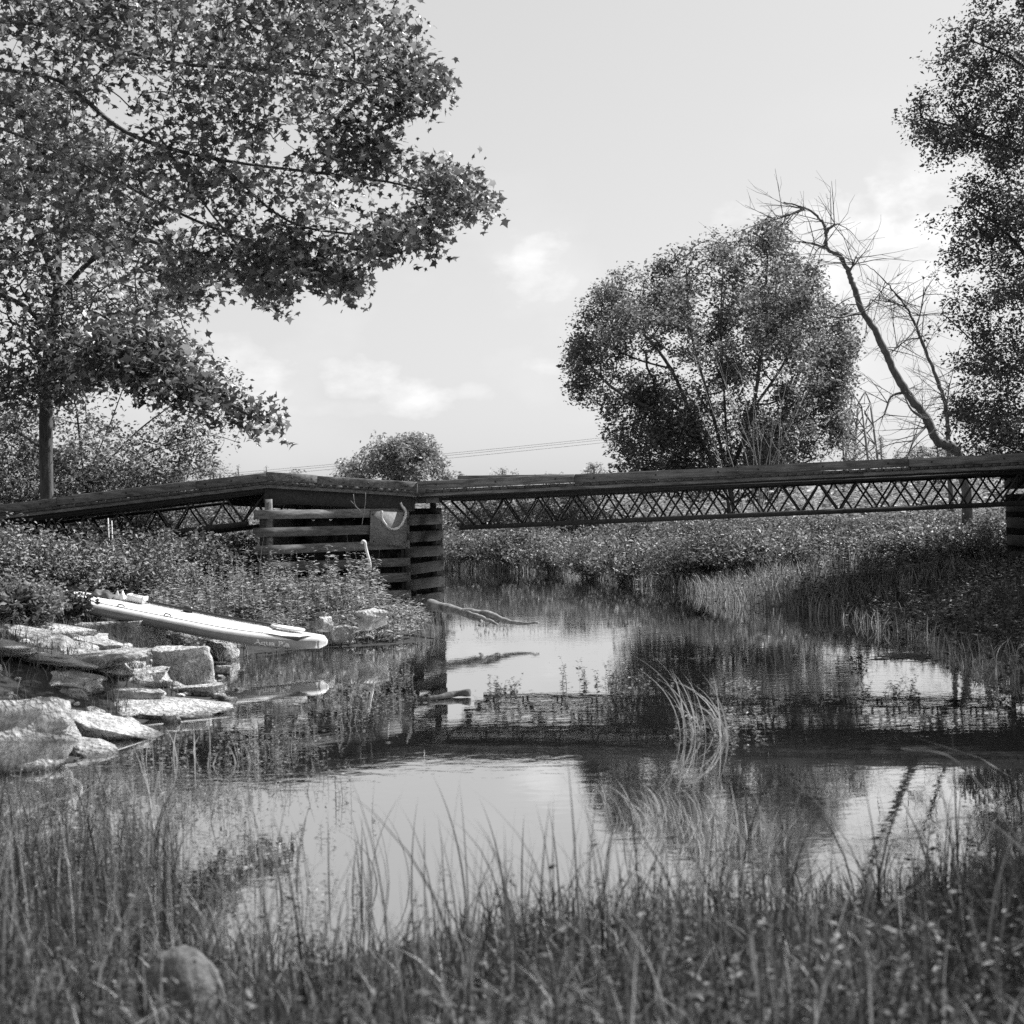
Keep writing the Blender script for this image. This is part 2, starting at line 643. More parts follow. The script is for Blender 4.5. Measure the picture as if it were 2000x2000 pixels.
def axis_vals(lo, hi, core0, core1, step, grow=1.16):
    v = list(np.arange(core0, core1 + 1e-6, step))
    s = step
    while v[-1] < hi:
        s *= grow
        v.append(v[-1] + s)
    s = step
    while v[0] > lo:
        s *= grow
        v.insert(0, v[0] - s)
    return np.array(v)


gx = axis_vals(-2500, 2500, -12, 14, .36)
gy = axis_vals(-300, 4500, 1, 52, .36)
XX, YY = np.meshgrid(gx, gy)
ZZ = ground_h(XX, YY)
nx, ny = len(gx), len(gy)
GV = np.stack([XX, YY, ZZ], -1).reshape(-1, 3)
ii = (np.arange(ny - 1)[:, None] * nx + np.arange(nx - 1)[None]).ravel()
GT = np.concatenate([np.stack([ii, ii + 1, ii + nx + 1], -1), np.stack([ii, ii + nx + 1, ii + nx], -1)])
tag(link('ground', tri_mesh('ground', GV, GT, True), None, M['ground']), kind='structure')
wx0, wx1, wy0, wy1 = -22, 22, 1.0, 62
tag(link('water', tri_mesh('water', np.array([(wx0, wy0, 0), (wx1, wy0, 0), (wx1, wy1, 0), (wx0, wy1, 0)]), np.array([(0, 1, 2), (0, 2, 3)])), None, M['water']), kind='structure')

# ------------------------------------------------------------------ footbridge
A_, B_, C_, D_ = P(-150, 1003, 26.0), P(520, 922, 24.6), P(815, 941, 25.8), P(2150, 877, 24.2)
bridge = empty('footbridge', (B_.x, B_.y, 0), 'dark timber decked footbridge on steel lattice joists crossing the pond', 'footbridge')
M['kerb_wood'] = mat_wood('kerb_wood', .05, .26, (1, -.05, 0))
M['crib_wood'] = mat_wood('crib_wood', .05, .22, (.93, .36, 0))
M['crib_shade_tone'] = mat_wood('crib_shade_tone', .015, .06, (.2, .98, 0))  # darker copy of the crib timber, shade put into its colour
M['deck_wood'] = mat_wood('deck_wood', .04, .14, (.1, 1, 0))
BW = 2.7       # deck width


def inward(a, b):
    t = (Vector(b) - Vector(a))
    n = Vector((-t.y, t.x, 0)).normalized()
    return n if n.y > 0 else -n


def lerp(a, b, t):
    return Vector(a) + (Vector(b) - Vector(a)) * t


def px_param(a, b, px):
    """where along a-b the pixel column px falls"""
    lo, hi = 0.0, 1.0
    inv = ROT.transposed()
    for _ in range(40):
        mid = (lo + hi) / 2
        v = inv @ (lerp(a, b, mid) - Vector((0, 0, CAMH)))
        x = 1000 + FPX * v.x / -v.z
        if x < px:
            lo = mid
        else:
            hi = mid
    return lo


KH = .145
SEED = [0]


def kerb_line(a, b, cuts, off=0.0, z=0.0):
    n = inward(a, b)
    ts = [0.0] + [px_param(a, b, c) for c in cuts] + [1.0]
    for i in range(len(ts) - 1):
        SEED[0] += 1
        p0, p1 = lerp(a, b, ts[i]), lerp(a, b, ts[i + 1])
        g = (p1 - p0).normalized() * .004
        dz = .006 * (-1) ** SEED[0]
        o = n * (off + KH / 2 + .004 * ((SEED[0] * 7) % 3)) + Vector((0, 0, -KH / 2 + z + dz))
        kt = beam('kerb_timber', p0 + g + o, p1 - g + o, KH, KH, M['kerb_wood'], bridge, wob=.006, seed=SEED[0])
        for u in (.12, .5, .88):
            c = lerp(p0, p1, u) + o - n * (KH / 2 + .004)
            V, T = tube_arrays([tuple(c - n * .006), tuple(c + n * .012)], .016, 6)
            link('bolt', tri_mesh('bolt', V, T), kt, M['steel'])


kerb_line(A_, B_, (110, 384))
kerb_line(B_, C_, (620,))
kerb_line(C_, D_, (1122, 1441, 1775))
# far kerb of the right span: one long raised timber shows past the near kerb
nR = inward(C_, D_)
f0, f1 = P(895, 929, 28.4), P(2150, 913, 26.9)
for i, (t0, t1) in enumerate(((0, .36), (.36, .7), (.7, 1))):
    p0, p1 = lerp(f0, f1, t0), lerp(f0, f1, t1)
    o = Vector((0, 0, -KH / 2))
    beam('kerb_timber', p0 + o, p1 + o - (p1 - p0).normalized() * .006, KH, KH, M['kerb_wood'], bridge, wob=.006, seed=40 + i)
nL = inward(A_, B_)
for (a, b, n) in ((A_, B_, nL), (B_, C_, inward(B_, C_))):
    o = n * (BW - .16) + Vector((0, 0, -KH / 2))
    beam('kerb_timber', a + o, b + o, KH, KH, M['kerb_wood'], bridge, wob=.006, seed=50)

# deck planks, laid across; their ends show in a row under the kerb
pl_mesh = {}


def deck(a, b, pitch=.146):
    a, b = Vector(a), Vector(b)
    n = inward(a, b)
    t = (b - a).normalized()
    L = (b - a).length
    k = int(L / pitch)
    wdt = pitch - .012
    me = None
    for i in range(k):
        c = a + t * (i + .5) * L / k
        c = c + Vector((0, 0, -KH - .030))
        s = .02 * mnoise.noise(Vector((i * 1.9, L, 0)))
        if me is None:
            # built about the origin in the plank's own frame, shared by every plank of the span
            V, T = beam_arrays((0, 0, 0), tuple(n * BW), wdt, .045)
            me = tri_mesh('deck_plank', V, T)
            me.materials.append(M['deck_wood'])
        o = bpy.data.objects.new('deck_plank', me)
        COL.objects.link(o)
        o.parent = bridge
        o.location = c + n * (.015 + s) - Vector(bridge.location)
        o.rotation_euler = (0, 0, .012 * mnoise.noise(Vector((i * 3.7, 0, L))))


# short closing planks under the kink where the two spans meet
for k in range(5):
    tq = (D_ - C_).normalized()
    c = C_ - tq * (.07 + .14 * k - .10) + Vector((0, 0, -KH - .08))
    V, T = beam_arrays(c + nR * .02, c + nR * BW, .128, .04)
    link('deck_plank', tri_mesh('deck_plank', V, T), bridge, M['deck_wood'])
deck(A_, B_)
deck(B_, C_)
deck(C_, D_)


def stringer(name, a, b, depth_in, z0, w, h, mat, cuts=1, seed=0):
    n = inward(a, b)
    for i in range(cuts):
        p0, p1 = lerp(a, b, i / cuts), lerp(a, b, (i + 1) / cuts)
        o = n * (depth_in + w / 2) + Vector((0, 0, z0 - h / 2))
        g = (p1 - p0).normalized() * .003
        beam(name, p0 + o + g, p1 + o - g, w, h, mat, bridge, wob=.003, seed=seed + i)


Z1 = -KH - .056                     # underside of the planks
for (a, b, c, sd) in ((A_, B_, 2, 70), (B_, C_, 1, 80), (C_, D_, 3, 90)):
    stringer('fascia_board', a, b, .045, Z1, .04, .062, M['kerb_wood'], c, sd)
    stringer('fascia_board', a, b, BW - .1, Z1, .04, .062, M['kerb_wood'], c, sd + 5)


def joist(a, b, din, z0, depth, pitch, phase, ends=True):
    """open-web steel joist: double-angle chords and a zigzag of bent round bar"""
    n = inward(a, b)
    t = (b - a).normalized()
    o = n * din + Vector((0, 0, z0))
    L = (b - a).length
    e = .35
    p0, p1 = a + o, b + o
    for s in (-1, 1):
        q = n * (.026 * s)
        link('top_chord', tri_mesh('top_chord', *beam_arrays(p0 + q + Vector((0, 0, -.028)), p1 + q + Vector((0, 0, -.028)), .04, .056)), bridge, M['steel'])
        lo = Vector((0, 0, -depth + .03))
        link('bottom_chord', tri_mesh('bottom_chord', *beam_arrays(p0 + q + lo + t * e, p1 + q + lo - t * e, .04, .085)), bridge, M['steel'])
    # bent bar with rounded turns
    pts = []
    k = max(2, int((L - 2 * e) / (pitch / 2)))
    topz, botz = -.045, -depth + .035
    for i in range(k + 1):
        s = e + phase * pitch + i * pitch / 2
        if s > L - .05:
            break
        zz = topz if i % 2 else botz
        sg = 1 if i % 2 else -1
        for (ds, dz) in ((-.05, -.075 * sg), (-.022, -.018 * sg), (.022, -.018 * sg), (.05, -.075 * sg)):
            pts.append(p0 + t * (s + ds) + Vector((0, 0, zz + dz)))
    link('web_bar', tri_mesh('web_bar', *tube_arrays(np.array([tuple(p) for p in pts]), .0185, 5)), bridge, M['steel'])
    if ends:
        for (s0, s1, q) in ((0.0, e + .12, p0), (0.0, -e - .12, p1)):
            V, T = tube_arrays([tuple(q + Vector((0, 0, -.04))), tuple(q + t * s1 + Vector((0, 0, botz)))], .022, 5)
            link('end_bar', tri_mesh('end_bar', V, T), bridge, M['steel'])


tR = (D_ - C_).normalized()
jr0, jr1 = lerp(C_, D_, .03), lerp(C_, D_, .925)
for (din, ph) in ((.22, 0), (1.35, .5), (2.4, .22)):
    joist(jr0, jr1, din, Z1 - .062 - .03, .58, .66, ph)
jl0, jl1 = lerp(A_, B_, .06), lerp(A_, B_, .985)
for (din, ph) in ((.22, 0), (2.3, .5)):
    joist(jl0, jl1, din, Z1 - .062 - .03, .56, .66, ph)
# heavier edge beams that sit on the joists (the black line under the fascia)
stringer('edge_beam', C_, D_, .14, Z1 - .004, .09, .085, M['steel'], 1)
stringer('edge_beam', A_, B_, .14, Z1 - .004, .09, .115, M['steel'], 1)
stringer('edge_beam', B_, C_, .12, Z1 - .004, .09, .31, M['steel'], 1)
stringer('edge_beam', B_, C_, BW - .3, Z1 - .004, .09, .31, M['steel'], 1)


# ------------------------------------------------------------------ timber cribs under the bridge
def fill_box(name, a, b, c, d, z0, z1, mat, parent, inset=.25):
    """an added core of dark lumps that blacks out the inside of a crib"""
    q = [Vector(p) for p in (a, b, c, d)]
    m = sum(q, Vector()) / 4
    G = Geo()
    n1, n2, n3 = 9, 7, 7
    r = np.random.default_rng(5)
    tV, tT = ROCKS[0]
    pos, sc = [], []
    for k in range(420):
        u, v = r.random() * .8 + .1, r.random() * .8 + .1
        p = q[0].lerp(q[1], u).lerp(q[3].lerp(q[2], u), v)
        pos.append((p.x, p.y, z0 + (z1 - z0) * r.random()))
        sc.append(.17 + .12 * r.random())
    R = frames(r.normal(size=(420, 3)), r.normal(size=(420, 3)))
    V, T = instance(tV, tT, np.array(pos), R, np.array(sc))
    o = link(name, tri_mesh(name, V, T), parent, mat)
    o['kind'] = 'stuff'
    return o


def rock_arrays(seed, sub=2, flat=1.0, cuts=9, rough=.07):
    r = np.random.default_rng(seed)
    bm = bmesh.new()
    bmesh.ops.create_icosphere(bm, subdivisions=sub, radius=1.0)
    planes = [(unit(r.normal(size=3)), .62 + .3 * r.random()) for _ in range(cuts)]
    off = r.random(3) * 50
    for v in bm.verts:
        p = np.array(v.co)
        for (nn, dd) in planes:
            k = p @ nn - dd
            if k > 0:
                p = p - nn * k * .93
        w = Vector(p * 1.6 + off)
        p = p * (1 + rough * mnoise.noise(w) * 1.5 + rough * .8 * mnoise.noise(w * 2.7) + rough * .4 * mnoise.noise(w * 6.1))
        v.co = p
    V = np.array([v.co[:] for v in bm.verts])
    T = np.array([[v.index for v in f.verts] for f in bm.faces])
    bm.free()
    V[:, 2] *= flat
    return V, T


def ledge_arrays(seed, sub=4):
    """a block of layered rock: squarish, split along bedding planes"""
    r = np.random.default_rng(seed)
    bm = bmesh.new()
    bmesh.ops.create_icosphere(bm, subdivisions=sub, radius=1.0)
    planes = []
    for _ in range(10):
        a = r.random() * 2 * math.pi
        planes.append((unit(np.array([math.cos(a), math.sin(a), .25 * r.normal()])), .55 + .3 * r.random()))
    planes += [(unit(np.array([.12 * r.normal(), .12 * r.normal(), 1])), .5 + .15 * r.random()), (unit(np.array([.35 * r.normal(), .35 * r.normal(), 1])), .6 + .15 * r.random())]
    off = r.random(3) * 50
    tilt = np.array([.18 * r.normal(), .18 * r.normal(), 1])
    for v in bm.verts:
        p = np.array(v.co) * 1.15
        for (nn, dd) in planes:
            k = p @ nn - dd
            if k > 0:
                p = p - nn * k * .97
        lay = p @ tilt
        w = Vector((p[0] * .9 + off[0], p[1] * .9 + off[1], lay * 5.5 + off[2]))
        f = 1 + .17 * mnoise.noise(w) + .08 * mnoise.noise(w * 2.3)
        q = Vector(p * 2.2 + off)
        p = p * np.array([f, f, 1]) + np.array([0, 0, .07 * mnoise.noise(q) + .035 * mnoise.noise(q * 2.7)]) + .03 * np.array(mnoise.noise_vector(q * 5))
        v.co = p
    V = np.array([v.co[:] for v in bm.verts])
    T = np.array([[v.index for v in f.verts] for f in bm.faces])
    bm.free()
    return V, T


ROCKS = [rock_arrays(1, 1)]


def crib(name, label, F0, F1, E1, ztop, zbot, levels, mats, post=True):
    """F0-F1 the front face, F1-E1 the right end face; planks laid log-cabin fashion with gaps"""
    F0, F1, E1 = Vector(F0), Vector(F1), Vector(E1)
    E0 = F0 + (E1 - F1)
    root = empty(name, (F0.x, F0.y, zbot), label, 'bridge crib')
    ph = .155
    step = (ztop - zbot) / levels
    up = Vector((0, 0, 1))
    tx = (F1 - F0).normalized()
    ty = (E1 - F1).normalized()
    for i in range(levels):
        z = ztop - (i + .5) * step
        r = np.random.default_rng(i * 3 + 2)
        j = lambda: Vector((0, 0, (r.random() - .5) * .03))
        hF = ph * (1 + .1 * (r.random() - .5))
        beam('plank', Vector((F0.x, F0.y, z)) - tx * (.06 + .05 * r.random()) + j(), Vector((F1.x, F1.y, z)) + tx * .02 + j(), .07, hF, mats[0], root, wob=.006, seed=i)
        z2 = z - step / 2
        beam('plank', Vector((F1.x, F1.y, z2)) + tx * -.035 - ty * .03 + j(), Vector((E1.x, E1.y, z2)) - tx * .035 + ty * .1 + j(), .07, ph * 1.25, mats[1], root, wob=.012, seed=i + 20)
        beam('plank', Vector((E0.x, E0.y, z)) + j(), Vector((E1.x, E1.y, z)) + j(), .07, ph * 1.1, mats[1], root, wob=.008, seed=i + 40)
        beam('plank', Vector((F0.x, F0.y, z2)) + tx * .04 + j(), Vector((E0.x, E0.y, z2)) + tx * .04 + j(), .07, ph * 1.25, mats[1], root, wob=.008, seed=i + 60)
    if post:
        for (q, dx, dy) in ((F0, .14, .085), (F1, -.12, .10), (E1, -.12, -.1), (E0, .14, -.1)):
            c = q + tx * dx + ty * dy
            beam('post', (c.x, c.y, zbot - .3), (c.x, c.y, ztop + .12), .11, .11, mats[0 if q == F0 else 1], root, up=(0, 1, 0), wob=.005, seed=9)
    q = [F0 + tx * .4 + ty * .55, F1 - tx * .25 + ty * .55, E1 - tx * .25 - ty * .3, E0 + tx * .4 - ty * .3]
    for (u0, u1) in ((E0, E1), (E0 * .5 + F0 * .5, E1 * .5 + F1 * .5), (F0 + ty * .45, F1 + ty * .45)):
        for k in range(2):
            zz = ztop + .09 + .15 * k
            beam('cap_beam', Vector((u0.x, u0.y, zz)), Vector((u1.x, u1.y, zz)), .14, .148, mats[1], root, wob=.004, seed=80 + k)
    for (u0, u1) in ((F1 - tx * .04 + ty * .5, E1 - tx * .04 - ty * .1), (F0 + tx * .04 + ty * .5, E0 + tx * .04 - ty * .1)):
        beam('cap_beam', Vector((u0.x, u0.y, ztop + .12)), Vector((u1.x, u1.y, ztop + .12)), .12, .2, mats[1], root, wob=.004, seed=85)
    fill_box('dark_fill', *q, zbot - .1, ztop - .35, M['ground'], root)  # unseen dark core, added to keep the gaps between planks black
    return root


F0, F1 = P(505, 987, 24.4), P(795, 1000, 25.9)
E1 = P(861, 1000, 27.5)
ztc, zbc = CAMH + .33, -.25
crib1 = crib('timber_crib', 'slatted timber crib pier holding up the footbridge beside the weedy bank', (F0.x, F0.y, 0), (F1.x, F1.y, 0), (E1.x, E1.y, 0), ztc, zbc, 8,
             (M['crib_wood'], M['crib_shade_tone']))
G0 = Vector((8.98, 24.3, 1.7))
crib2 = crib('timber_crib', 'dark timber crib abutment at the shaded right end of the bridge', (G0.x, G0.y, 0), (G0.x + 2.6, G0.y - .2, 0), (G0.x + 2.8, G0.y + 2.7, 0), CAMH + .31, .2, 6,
             (M['crib_shade_tone'], M['crib_shade_tone']), False)
beam('sill_beam', (G0.x - .05, G0.y - .05, CAMH + .42), (G0.x + 2.7, G0.y - .3, CAMH + .42), .2, .2, M['crib_shade_tone'], crib2, seed=3)
# steel plate on the crib front
txc = (Vector((F1.x, F1.y, 0)) - Vector((F0.x, F0.y, 0))).normalized()
nfc = Vector((txc.y, -txc.x, 0))
pl0 = P(722, 998, 25.42)
plw, plh = .68, .58
V, T = beam_arrays(pl0 + nfc * .0 + Vector((0, 0, -plh / 2)), pl0 + txc * plw + nfc * .07 + Vector((0, 0, -plh / 2 - .04)), .02, plh)
plate = link('steel_plate', tri_mesh('steel_plate', V, T), crib1, M['plate'])
for (u, v_) in ((.05, -.06), (plw - .05, -.09), (.05, -plh + .05), (plw - .05, -plh + .02)):
    c = pl0 + txc * u + Vector((0, 0, v_)) + nfc * (.008 + .07 * u / plw)
    V, T = tube_arrays([tuple(c), tuple(c + nfc * .016)], .014, 6)
    link('bolt', tri_mesh('bolt', V, T), plate, M['steel'])

# rope collar hanging on the plate
arc = []
cR = pl0 + txc * .42 + nfc * .085 + Vector((0, 0, -.08))
for k in range(25):
    a = math.radians(158 + (402 - 158) * k / 24)
    rr = .235 * (1 + .06 * math.sin(3 * a))
    arc.append(tuple(cR + txc * rr * math.cos(a) * 1.0 + Vector((0, 0, rr * math.sin(a) * .95 - .01)) + nfc * .01 * math.sin(a * 5)))
arc.append(tuple(cR + txc * .15 + Vector((0, 0, .215))))
arc = np.array(arc)
rad = .022 + .004 * np.sin(np.arange(len(arc)) * 1.7)
V, T = tube_arrays(catmull(arc, 3), np.interp(np.linspace(0, 1, len(catmull(arc, 3))), np.linspace(0, 1, len(rad)), rad), 8)
tag(link('rope_loop', tri_mesh('rope_loop', V, T, True), None, M['rope']), 'pale frayed rope hanging in a U on the steel plate', 'rope')

# bent white pipe leaning on the crib
pp = [P(706, 1062, 25.0), P(709, 1057, 25.0), P(713, 1060, 25.0), P(714, 1068, 25.0), P(718, 1084, 25.0), P(722, 1098, 25.0), P(723, 1112, 25.0)]
V, T = tube_arrays(catmull([tuple(p) for p in pp], 4), .026, 8)
tag(link('white_pipe', tri_mesh('white_pipe', V, T, True), None, M['white_plastic']), 'short bent white pipe leaning against the crib below the plate', 'pipe')
# dry vine stems in front of the beam
vine = empty('dry_vine', P(712, 1000, 24.9), 'thin dry vine stems hanging on the crib under the deck', 'vine')
for pts in (((714, 962), (713, 985), (709, 1010), (707, 1025)), ((690, 965), (693, 985), (700, 996), (703, 1000)), ((685, 978), (694, 988), (704, 998))):
    V, T = tube_arrays(catmull([tuple(P(x, y, 25.0)) for x, y in pts], 4), .006, 5)
    link('stem', tri_mesh('stem', V, T), vine, M['drift'])
# thin marker stakes below the ramp
for i, (x, lab) in enumerate(((211, 'thin white stake under the ramp, the taller of a pair'), (218, 'thin white stake under the ramp, the shorter of a pair'))):
    a, b = P(x, 1012 + i * 5, 23.6), P(x + 3, 1037, 23.6)
    V, T = beam_arrays((b.x, b.y, gh(b.x, b.y) - .1), a, .018, .012, (0, 1, 0))
    tag(link('marker_stake', tri_mesh('marker_stake', V, T), None, M['rope']), lab, 'stake')

# ------------------------------------------------------------------ plants: leaf templates and generators
half = [(0, 0), (.32, -.02), (.22, .16), (.62, .44), (.30, .48), (.15, .72), (0, 1.05)]
outl = half + [(-x, y) for (x, y) in reversed(half[1:-1])]
MAPLE_V = np.array([(0, .36, .03)] + [(x, y, -.22 * abs(x) - .10 * (y - .3) ** 2) for (x, y) in outl])
MAPLE_T = np.array([(0, i + 1, (i + 1) % len(outl) + 1) for i in range(len(outl))])
KITE_V = np.array([(0, 0, 0), (.27, .42, .07), (0, 1, -.05), (-.27, .42, .07)])
KITE_T = np.array([(0, 1, 2), (0, 2, 3)])
LANCE_V = np.array([(0, 0, 0), (.13, .4, .03), (0, 1, -.10), (-.13, .4, .03)])


def rand_frames(n, updir=.6, r=rng):
    y = unit(r.normal(size=(n, 3)) * np.array([1, 1, .55]) + np.array([0, 0, -.25]))
    z = unit(r.normal(size=(n, 3)) + np.array([0, 0, updir * 2]))
    return frames(y, z)


def in_poly(pts, poly):
    return poly_sdf(pts, np.asarray(poly, float)) < 0


def sample_poly(poly, n, r):
    poly = np.asarray(poly, float)
    lo, hi = poly.min(0), poly.max(0)
    out = []
    while sum(map(len, out)) < n:
        p = lo + r.random((n * 2, 2)) * (hi - lo)
        out.append(p[in_poly(p, poly)])
    return np.concatenate(out)[:n]


def crown_targets(poly, d0, thick, n, r, clump=.0, scale=1.0, edge=80.0):
    """points filling a crown whose outline is given; the depth bulges away from the outline, and hollow pockets are left"""
    q = sample_poly(poly, n * 3, r)
    dist = -poly_sdf(q, np.asarray(poly, float))
    bulge = np.sqrt(np.clip(dist / edge, .04, 1))
    d = d0 + thick * bulge * (r.random(len(q)) * 2 - 1)
    pts = np.array([P(a, b, c) for (a, b), c in zip(q, d)])
    off = r.random(3) * 40
    nv = np.array([mnoise.noise(Vector(p * scale + off)) + .5 * mnoise.noise(Vector(p * scale * 2.3 + off)) for p in pts])
    keep = nv > clump
    return pts[keep][:n]


def crown_clusters(poly, d0, thick, ncl, per, sig, r, edge=80.0, asp=(1.0, 1.0, .6), tol=4):
    """like crown_targets, but gathered into sprays with air between them"""
    c = crown_targets(poly, d0, thick, ncl, r, -9, 1.0, edge)
    s = sig * (.6 + .8 * r.random((len(c), 1, 1)))
    p = c[:, None] + np.clip(r.normal(size=(len(c), per, 3)), -1.7, 1.7) * s * np.array(asp)
    p = p.reshape(-1, 3)
    v = (p - np.array([0, 0, CAMH])) @ np.array(ROT)
    q = np.stack([1000 - FPX * v[:, 0] / v[:, 2], 1000 + FPX * v[:, 1] / v[:, 2]], 1)
    return p[poly_sdf(q, np.asarray(poly, float)) < tol]


def grow(limbs, targets, r, r0=.006, gamma=.42, droop=.0, bendy=.25, seg=3):
    """limbs: list of (points, parent index or None) as dense polylines; every target is reached by a twig from the nearest wood"""
    nodes, par, paths = [], [], []
    for pts in limbs:
        idx = []
        start = -1
        if nodes:
            arr = np.array(nodes)
            dd = ((arr - pts[0]) ** 2).sum(1)
            if dd.min() < 1.0:
                start = int(dd.argmin())
        prev = start
        for p in pts:
            nodes.append(np.asarray(p, float))
            par.append(prev)
            prev = len(nodes) - 1
            idx.append(prev)
        paths.append(([start] if start >= 0 else []) + idx)
    N = np.zeros((len(nodes) + len(targets) * seg, 3))
    N[:len(nodes)] = np.array(nodes)
    cnt = len(nodes)
    par = par + [0] * (len(targets) * seg)
    dist0 = np.array([((N[:cnt] - t) ** 2).sum(1).min() for t in targets])
    tips = []
    for t in targets[np.argsort(dist0)]:
        dd = ((N[:cnt] - t) ** 2).sum(1)
        k = int(dd.argmin())
        a = N[k]
        L = math.sqrt(dd[k])
        side = r.normal(size=3) * bendy * L
        mid_up = np.array([0, 0, droop * L])
        ids = [k]
        for j in range(1, seg + 1):
            u = j / seg
            p = a + (t - a) * u + (side + mid_up) * math.sin(math.pi * u) * .5
            N[cnt] = p
            par[cnt] = ids[-1]
            ids.append(cnt)
            cnt += 1
        paths.append(ids)
        tips.append((a, t))
    wgt = np.zeros(cnt)
    kids = np.zeros(cnt, int)
    for i in range(cnt):
        if par[i] >= 0:
            kids[par[i]] += 1
    wgt[kids == 0] = 1
    for i in range(cnt - 1, -1, -1):
        if par[i] >= 0:
            wgt[par[i]] += wgt[i]
    rad = r0 * wgt ** gamma
    return N[:cnt], rad, paths, tips


def wood_mesh(N, rad, paths, sides_big=7, cap=None):
    G = Geo()
    for ids in paths:
        p = N[ids]
        q = rad[ids].copy()
        if len(ids) > 1:
            q[0] = min(q[0], q[1] * 1.25)
        if cap is not None:
            q = np.minimum(q, cap)
        s = 3 if q.max() < .012 else (4 if q.max() < .03 else sides_big)
        if len(p) >= 2:
            G.add(*tube_arrays(p, q, s, cap=False))
    return G


def leaves_at(tips, per, spread, size, r, tmpl=(KITE_V, KITE_T), along=.5, updir=.6, jitter=.35):
    a = np.array([t[0] for t in tips])
    b = np.array([t[1] for t in tips])
    n = len(tips)
    u = 1 - along * r.random((n, per, 1)) ** 1.3
    p = a[:, None] + (b - a)[:, None] * u + np.clip(r.normal(size=(n, per, 3)), -1.6, 1.6) * spread * np.array([1, 1, .75])
    p = p.reshape(-1, 3)
    s = size * (1 + jitter * r.normal(size=len(p))).clip(.4, 1.7)
    s3 = np.stack([s * (.75 + .45 * r.random(len(p))), s, s * (-.6 + 3.0 * r.random(len(p)))], 1)      # some leaves curl, some lie flat
    return instance(tmpl[0], tmpl[1], p, rand_frames(len(p), updir, r), s3)


def tree(name, label, cat, base, limbs, targets, per, spread, lsize, leafmat, barkmat, seed, r0=.006, gamma=.42, tmpl=(KITE_V, KITE_T), group=None, along=.6, droop=0., updir=.6, bendy=.25, crown='crown', cap=None):
    r = np.random.default_rng(seed)
    root = empty(name, base, label, cat, group)
    N, rad, paths, tips = grow(limbs, targets, r, r0, gamma, droop, bendy)
    tk = wood_mesh(N, rad, paths[:1]).build('trunk', barkmat, root, True)
    wood_mesh(N, rad, paths[1:], cap=cap).build('branches', barkmat, tk, True)
    if per:
        V, T = leaves_at(tips, per, spread, lsize, r, tmpl, along, updir)
        link(crown, tri_mesh(crown, V, T), root, leafmat)
    return root


def limb(pts, k=6):
    return catmull(np.array([tuple(P(*p)) for p in pts]), k)


def grounded(px, d, z=None):
    """a point on the ground in pixel column px at distance d"""
    lo = P(px, 1000, d)
    return (lo.x, d, gh(lo.x, d) if z is None else z)


# --- silver maple off to the left whose boughs hang into the picture
r_ = np.random.default_rng(21)
polyB = [(-200, -150), (780, -150), (790, 20), (860, 110), (868, 195), (770, 232), (735, 262), (800, 325), (870, 350), (915, 325), (968, 410), (905, 432), (860, 425), (850, 505), (815, 490), (735, 515),
         (690, 583), (640, 560), (590, 545), (562, 520), (560, 612), (520, 590), (480, 545), (455, 500), (420, 520), (395, 590), (320, 560), (240, 470), (120, 440), (0, 420), (-200, 430)]
tb = np.concatenate([crown_clusters(polyB, 16.2, 2.0, 135, 11, .27, r_, 100, (1.1, 1, .75), 8), crown_targets([(100, -150), (780, -150), (800, 60), (700, 240), (640, 400), (480, 420), (300, 250), (100, 60)], 16.2, 2.0, 130, r_, -.1, 1.1, 120)])
tb2 = crown_targets([(-200, -150), (720, -150), (740, 60), (690, 180), (620, 330), (470, 400), (330, 330), (180, 120), (0, 100), (-200, 200)], 16.4, 2.2, 60, r_, -.2, .8, 150)
lobes = [crown_targets(q, 16.2, .9, k, r_, -.9, .8, 60) for q, k in (
    ([(430, 470), (560, 500), (566, 612), (520, 595), (480, 560), (440, 520)], 60), ([(560, 470), (690, 470), (720, 520), (690, 585), (640, 565), (580, 540)], 70),
    ([(700, 420), (850, 430), (856, 505), (800, 490), (720, 515)], 55), ([(800, 320), (920, 322), (970, 410), (900, 432), (820, 400)], 60), ([(740, 60), (862, 110), (870, 195), (770, 235), (720, 180)], 75),
    ([(330, 480), (430, 500), (400, 600), (340, 580)], 45), ([(640, 240), (760, 260), (800, 330), (700, 360)], 50))]
tbs = np.concatenate([tb, tb2] + lobes)
trB = (-7.4, 15.8, gh(-7.4, 15.8))
limbsB = [catmull([(trB[0], trB[1], trB[2] - .2), (-7.3, 15.8, 2.5), (-7.1, 15.9, 5.0), (-6.8, 16.0, 7.6), (-6.4, 16.2, 10.0)], 6),
          np.concatenate([[(-6.9, 15.95, 6.6)], limb([(-150, 60, 16), (0, 42, 16), (130, 60, 16), (320, 120, 16.1), (560, 140, 16.3), (810, 180, 16.4)])]),
          np.concatenate([[(-7.0, 15.95, 6.0)], limb([(-150, 110, 15.8), (0, 135, 15.8), (120, 160, 15.9), (250, 260, 15.7), (420, 310, 15.9), (640, 340, 16.2), (780, 360, 16.3), (945, 412, 16.4)])]),
          np.concatenate([[(-7.1, 15.9, 5.2)], limb([(-150, 220, 16.4), (0, 250, 16.4), (200, 340, 16.3), (380, 430, 16.3), (560, 500, 16.3), (680, 570, 16.4)])]),
          limb([(300, 250, 15.8), (400, 400, 15.6), (480, 500, 15.6), (548, 600, 15.7)]),
          limb([(420, 310, 15.9), (560, 430, 15.8), (700, 460, 16.0), (840, 490, 16.2)])]
maple1 = tree('maple_tree', 'large maple whose leafy boughs hang in from the upper left corner', 'tree', trB, limbsB, tbs, 12, .135, .072, M['maple'], M['bark'], 22, r0=.0038, gamma=.33,
              tmpl=(MAPLE_V, MAPLE_T), droop=.1, updir=.5, cap=.024)

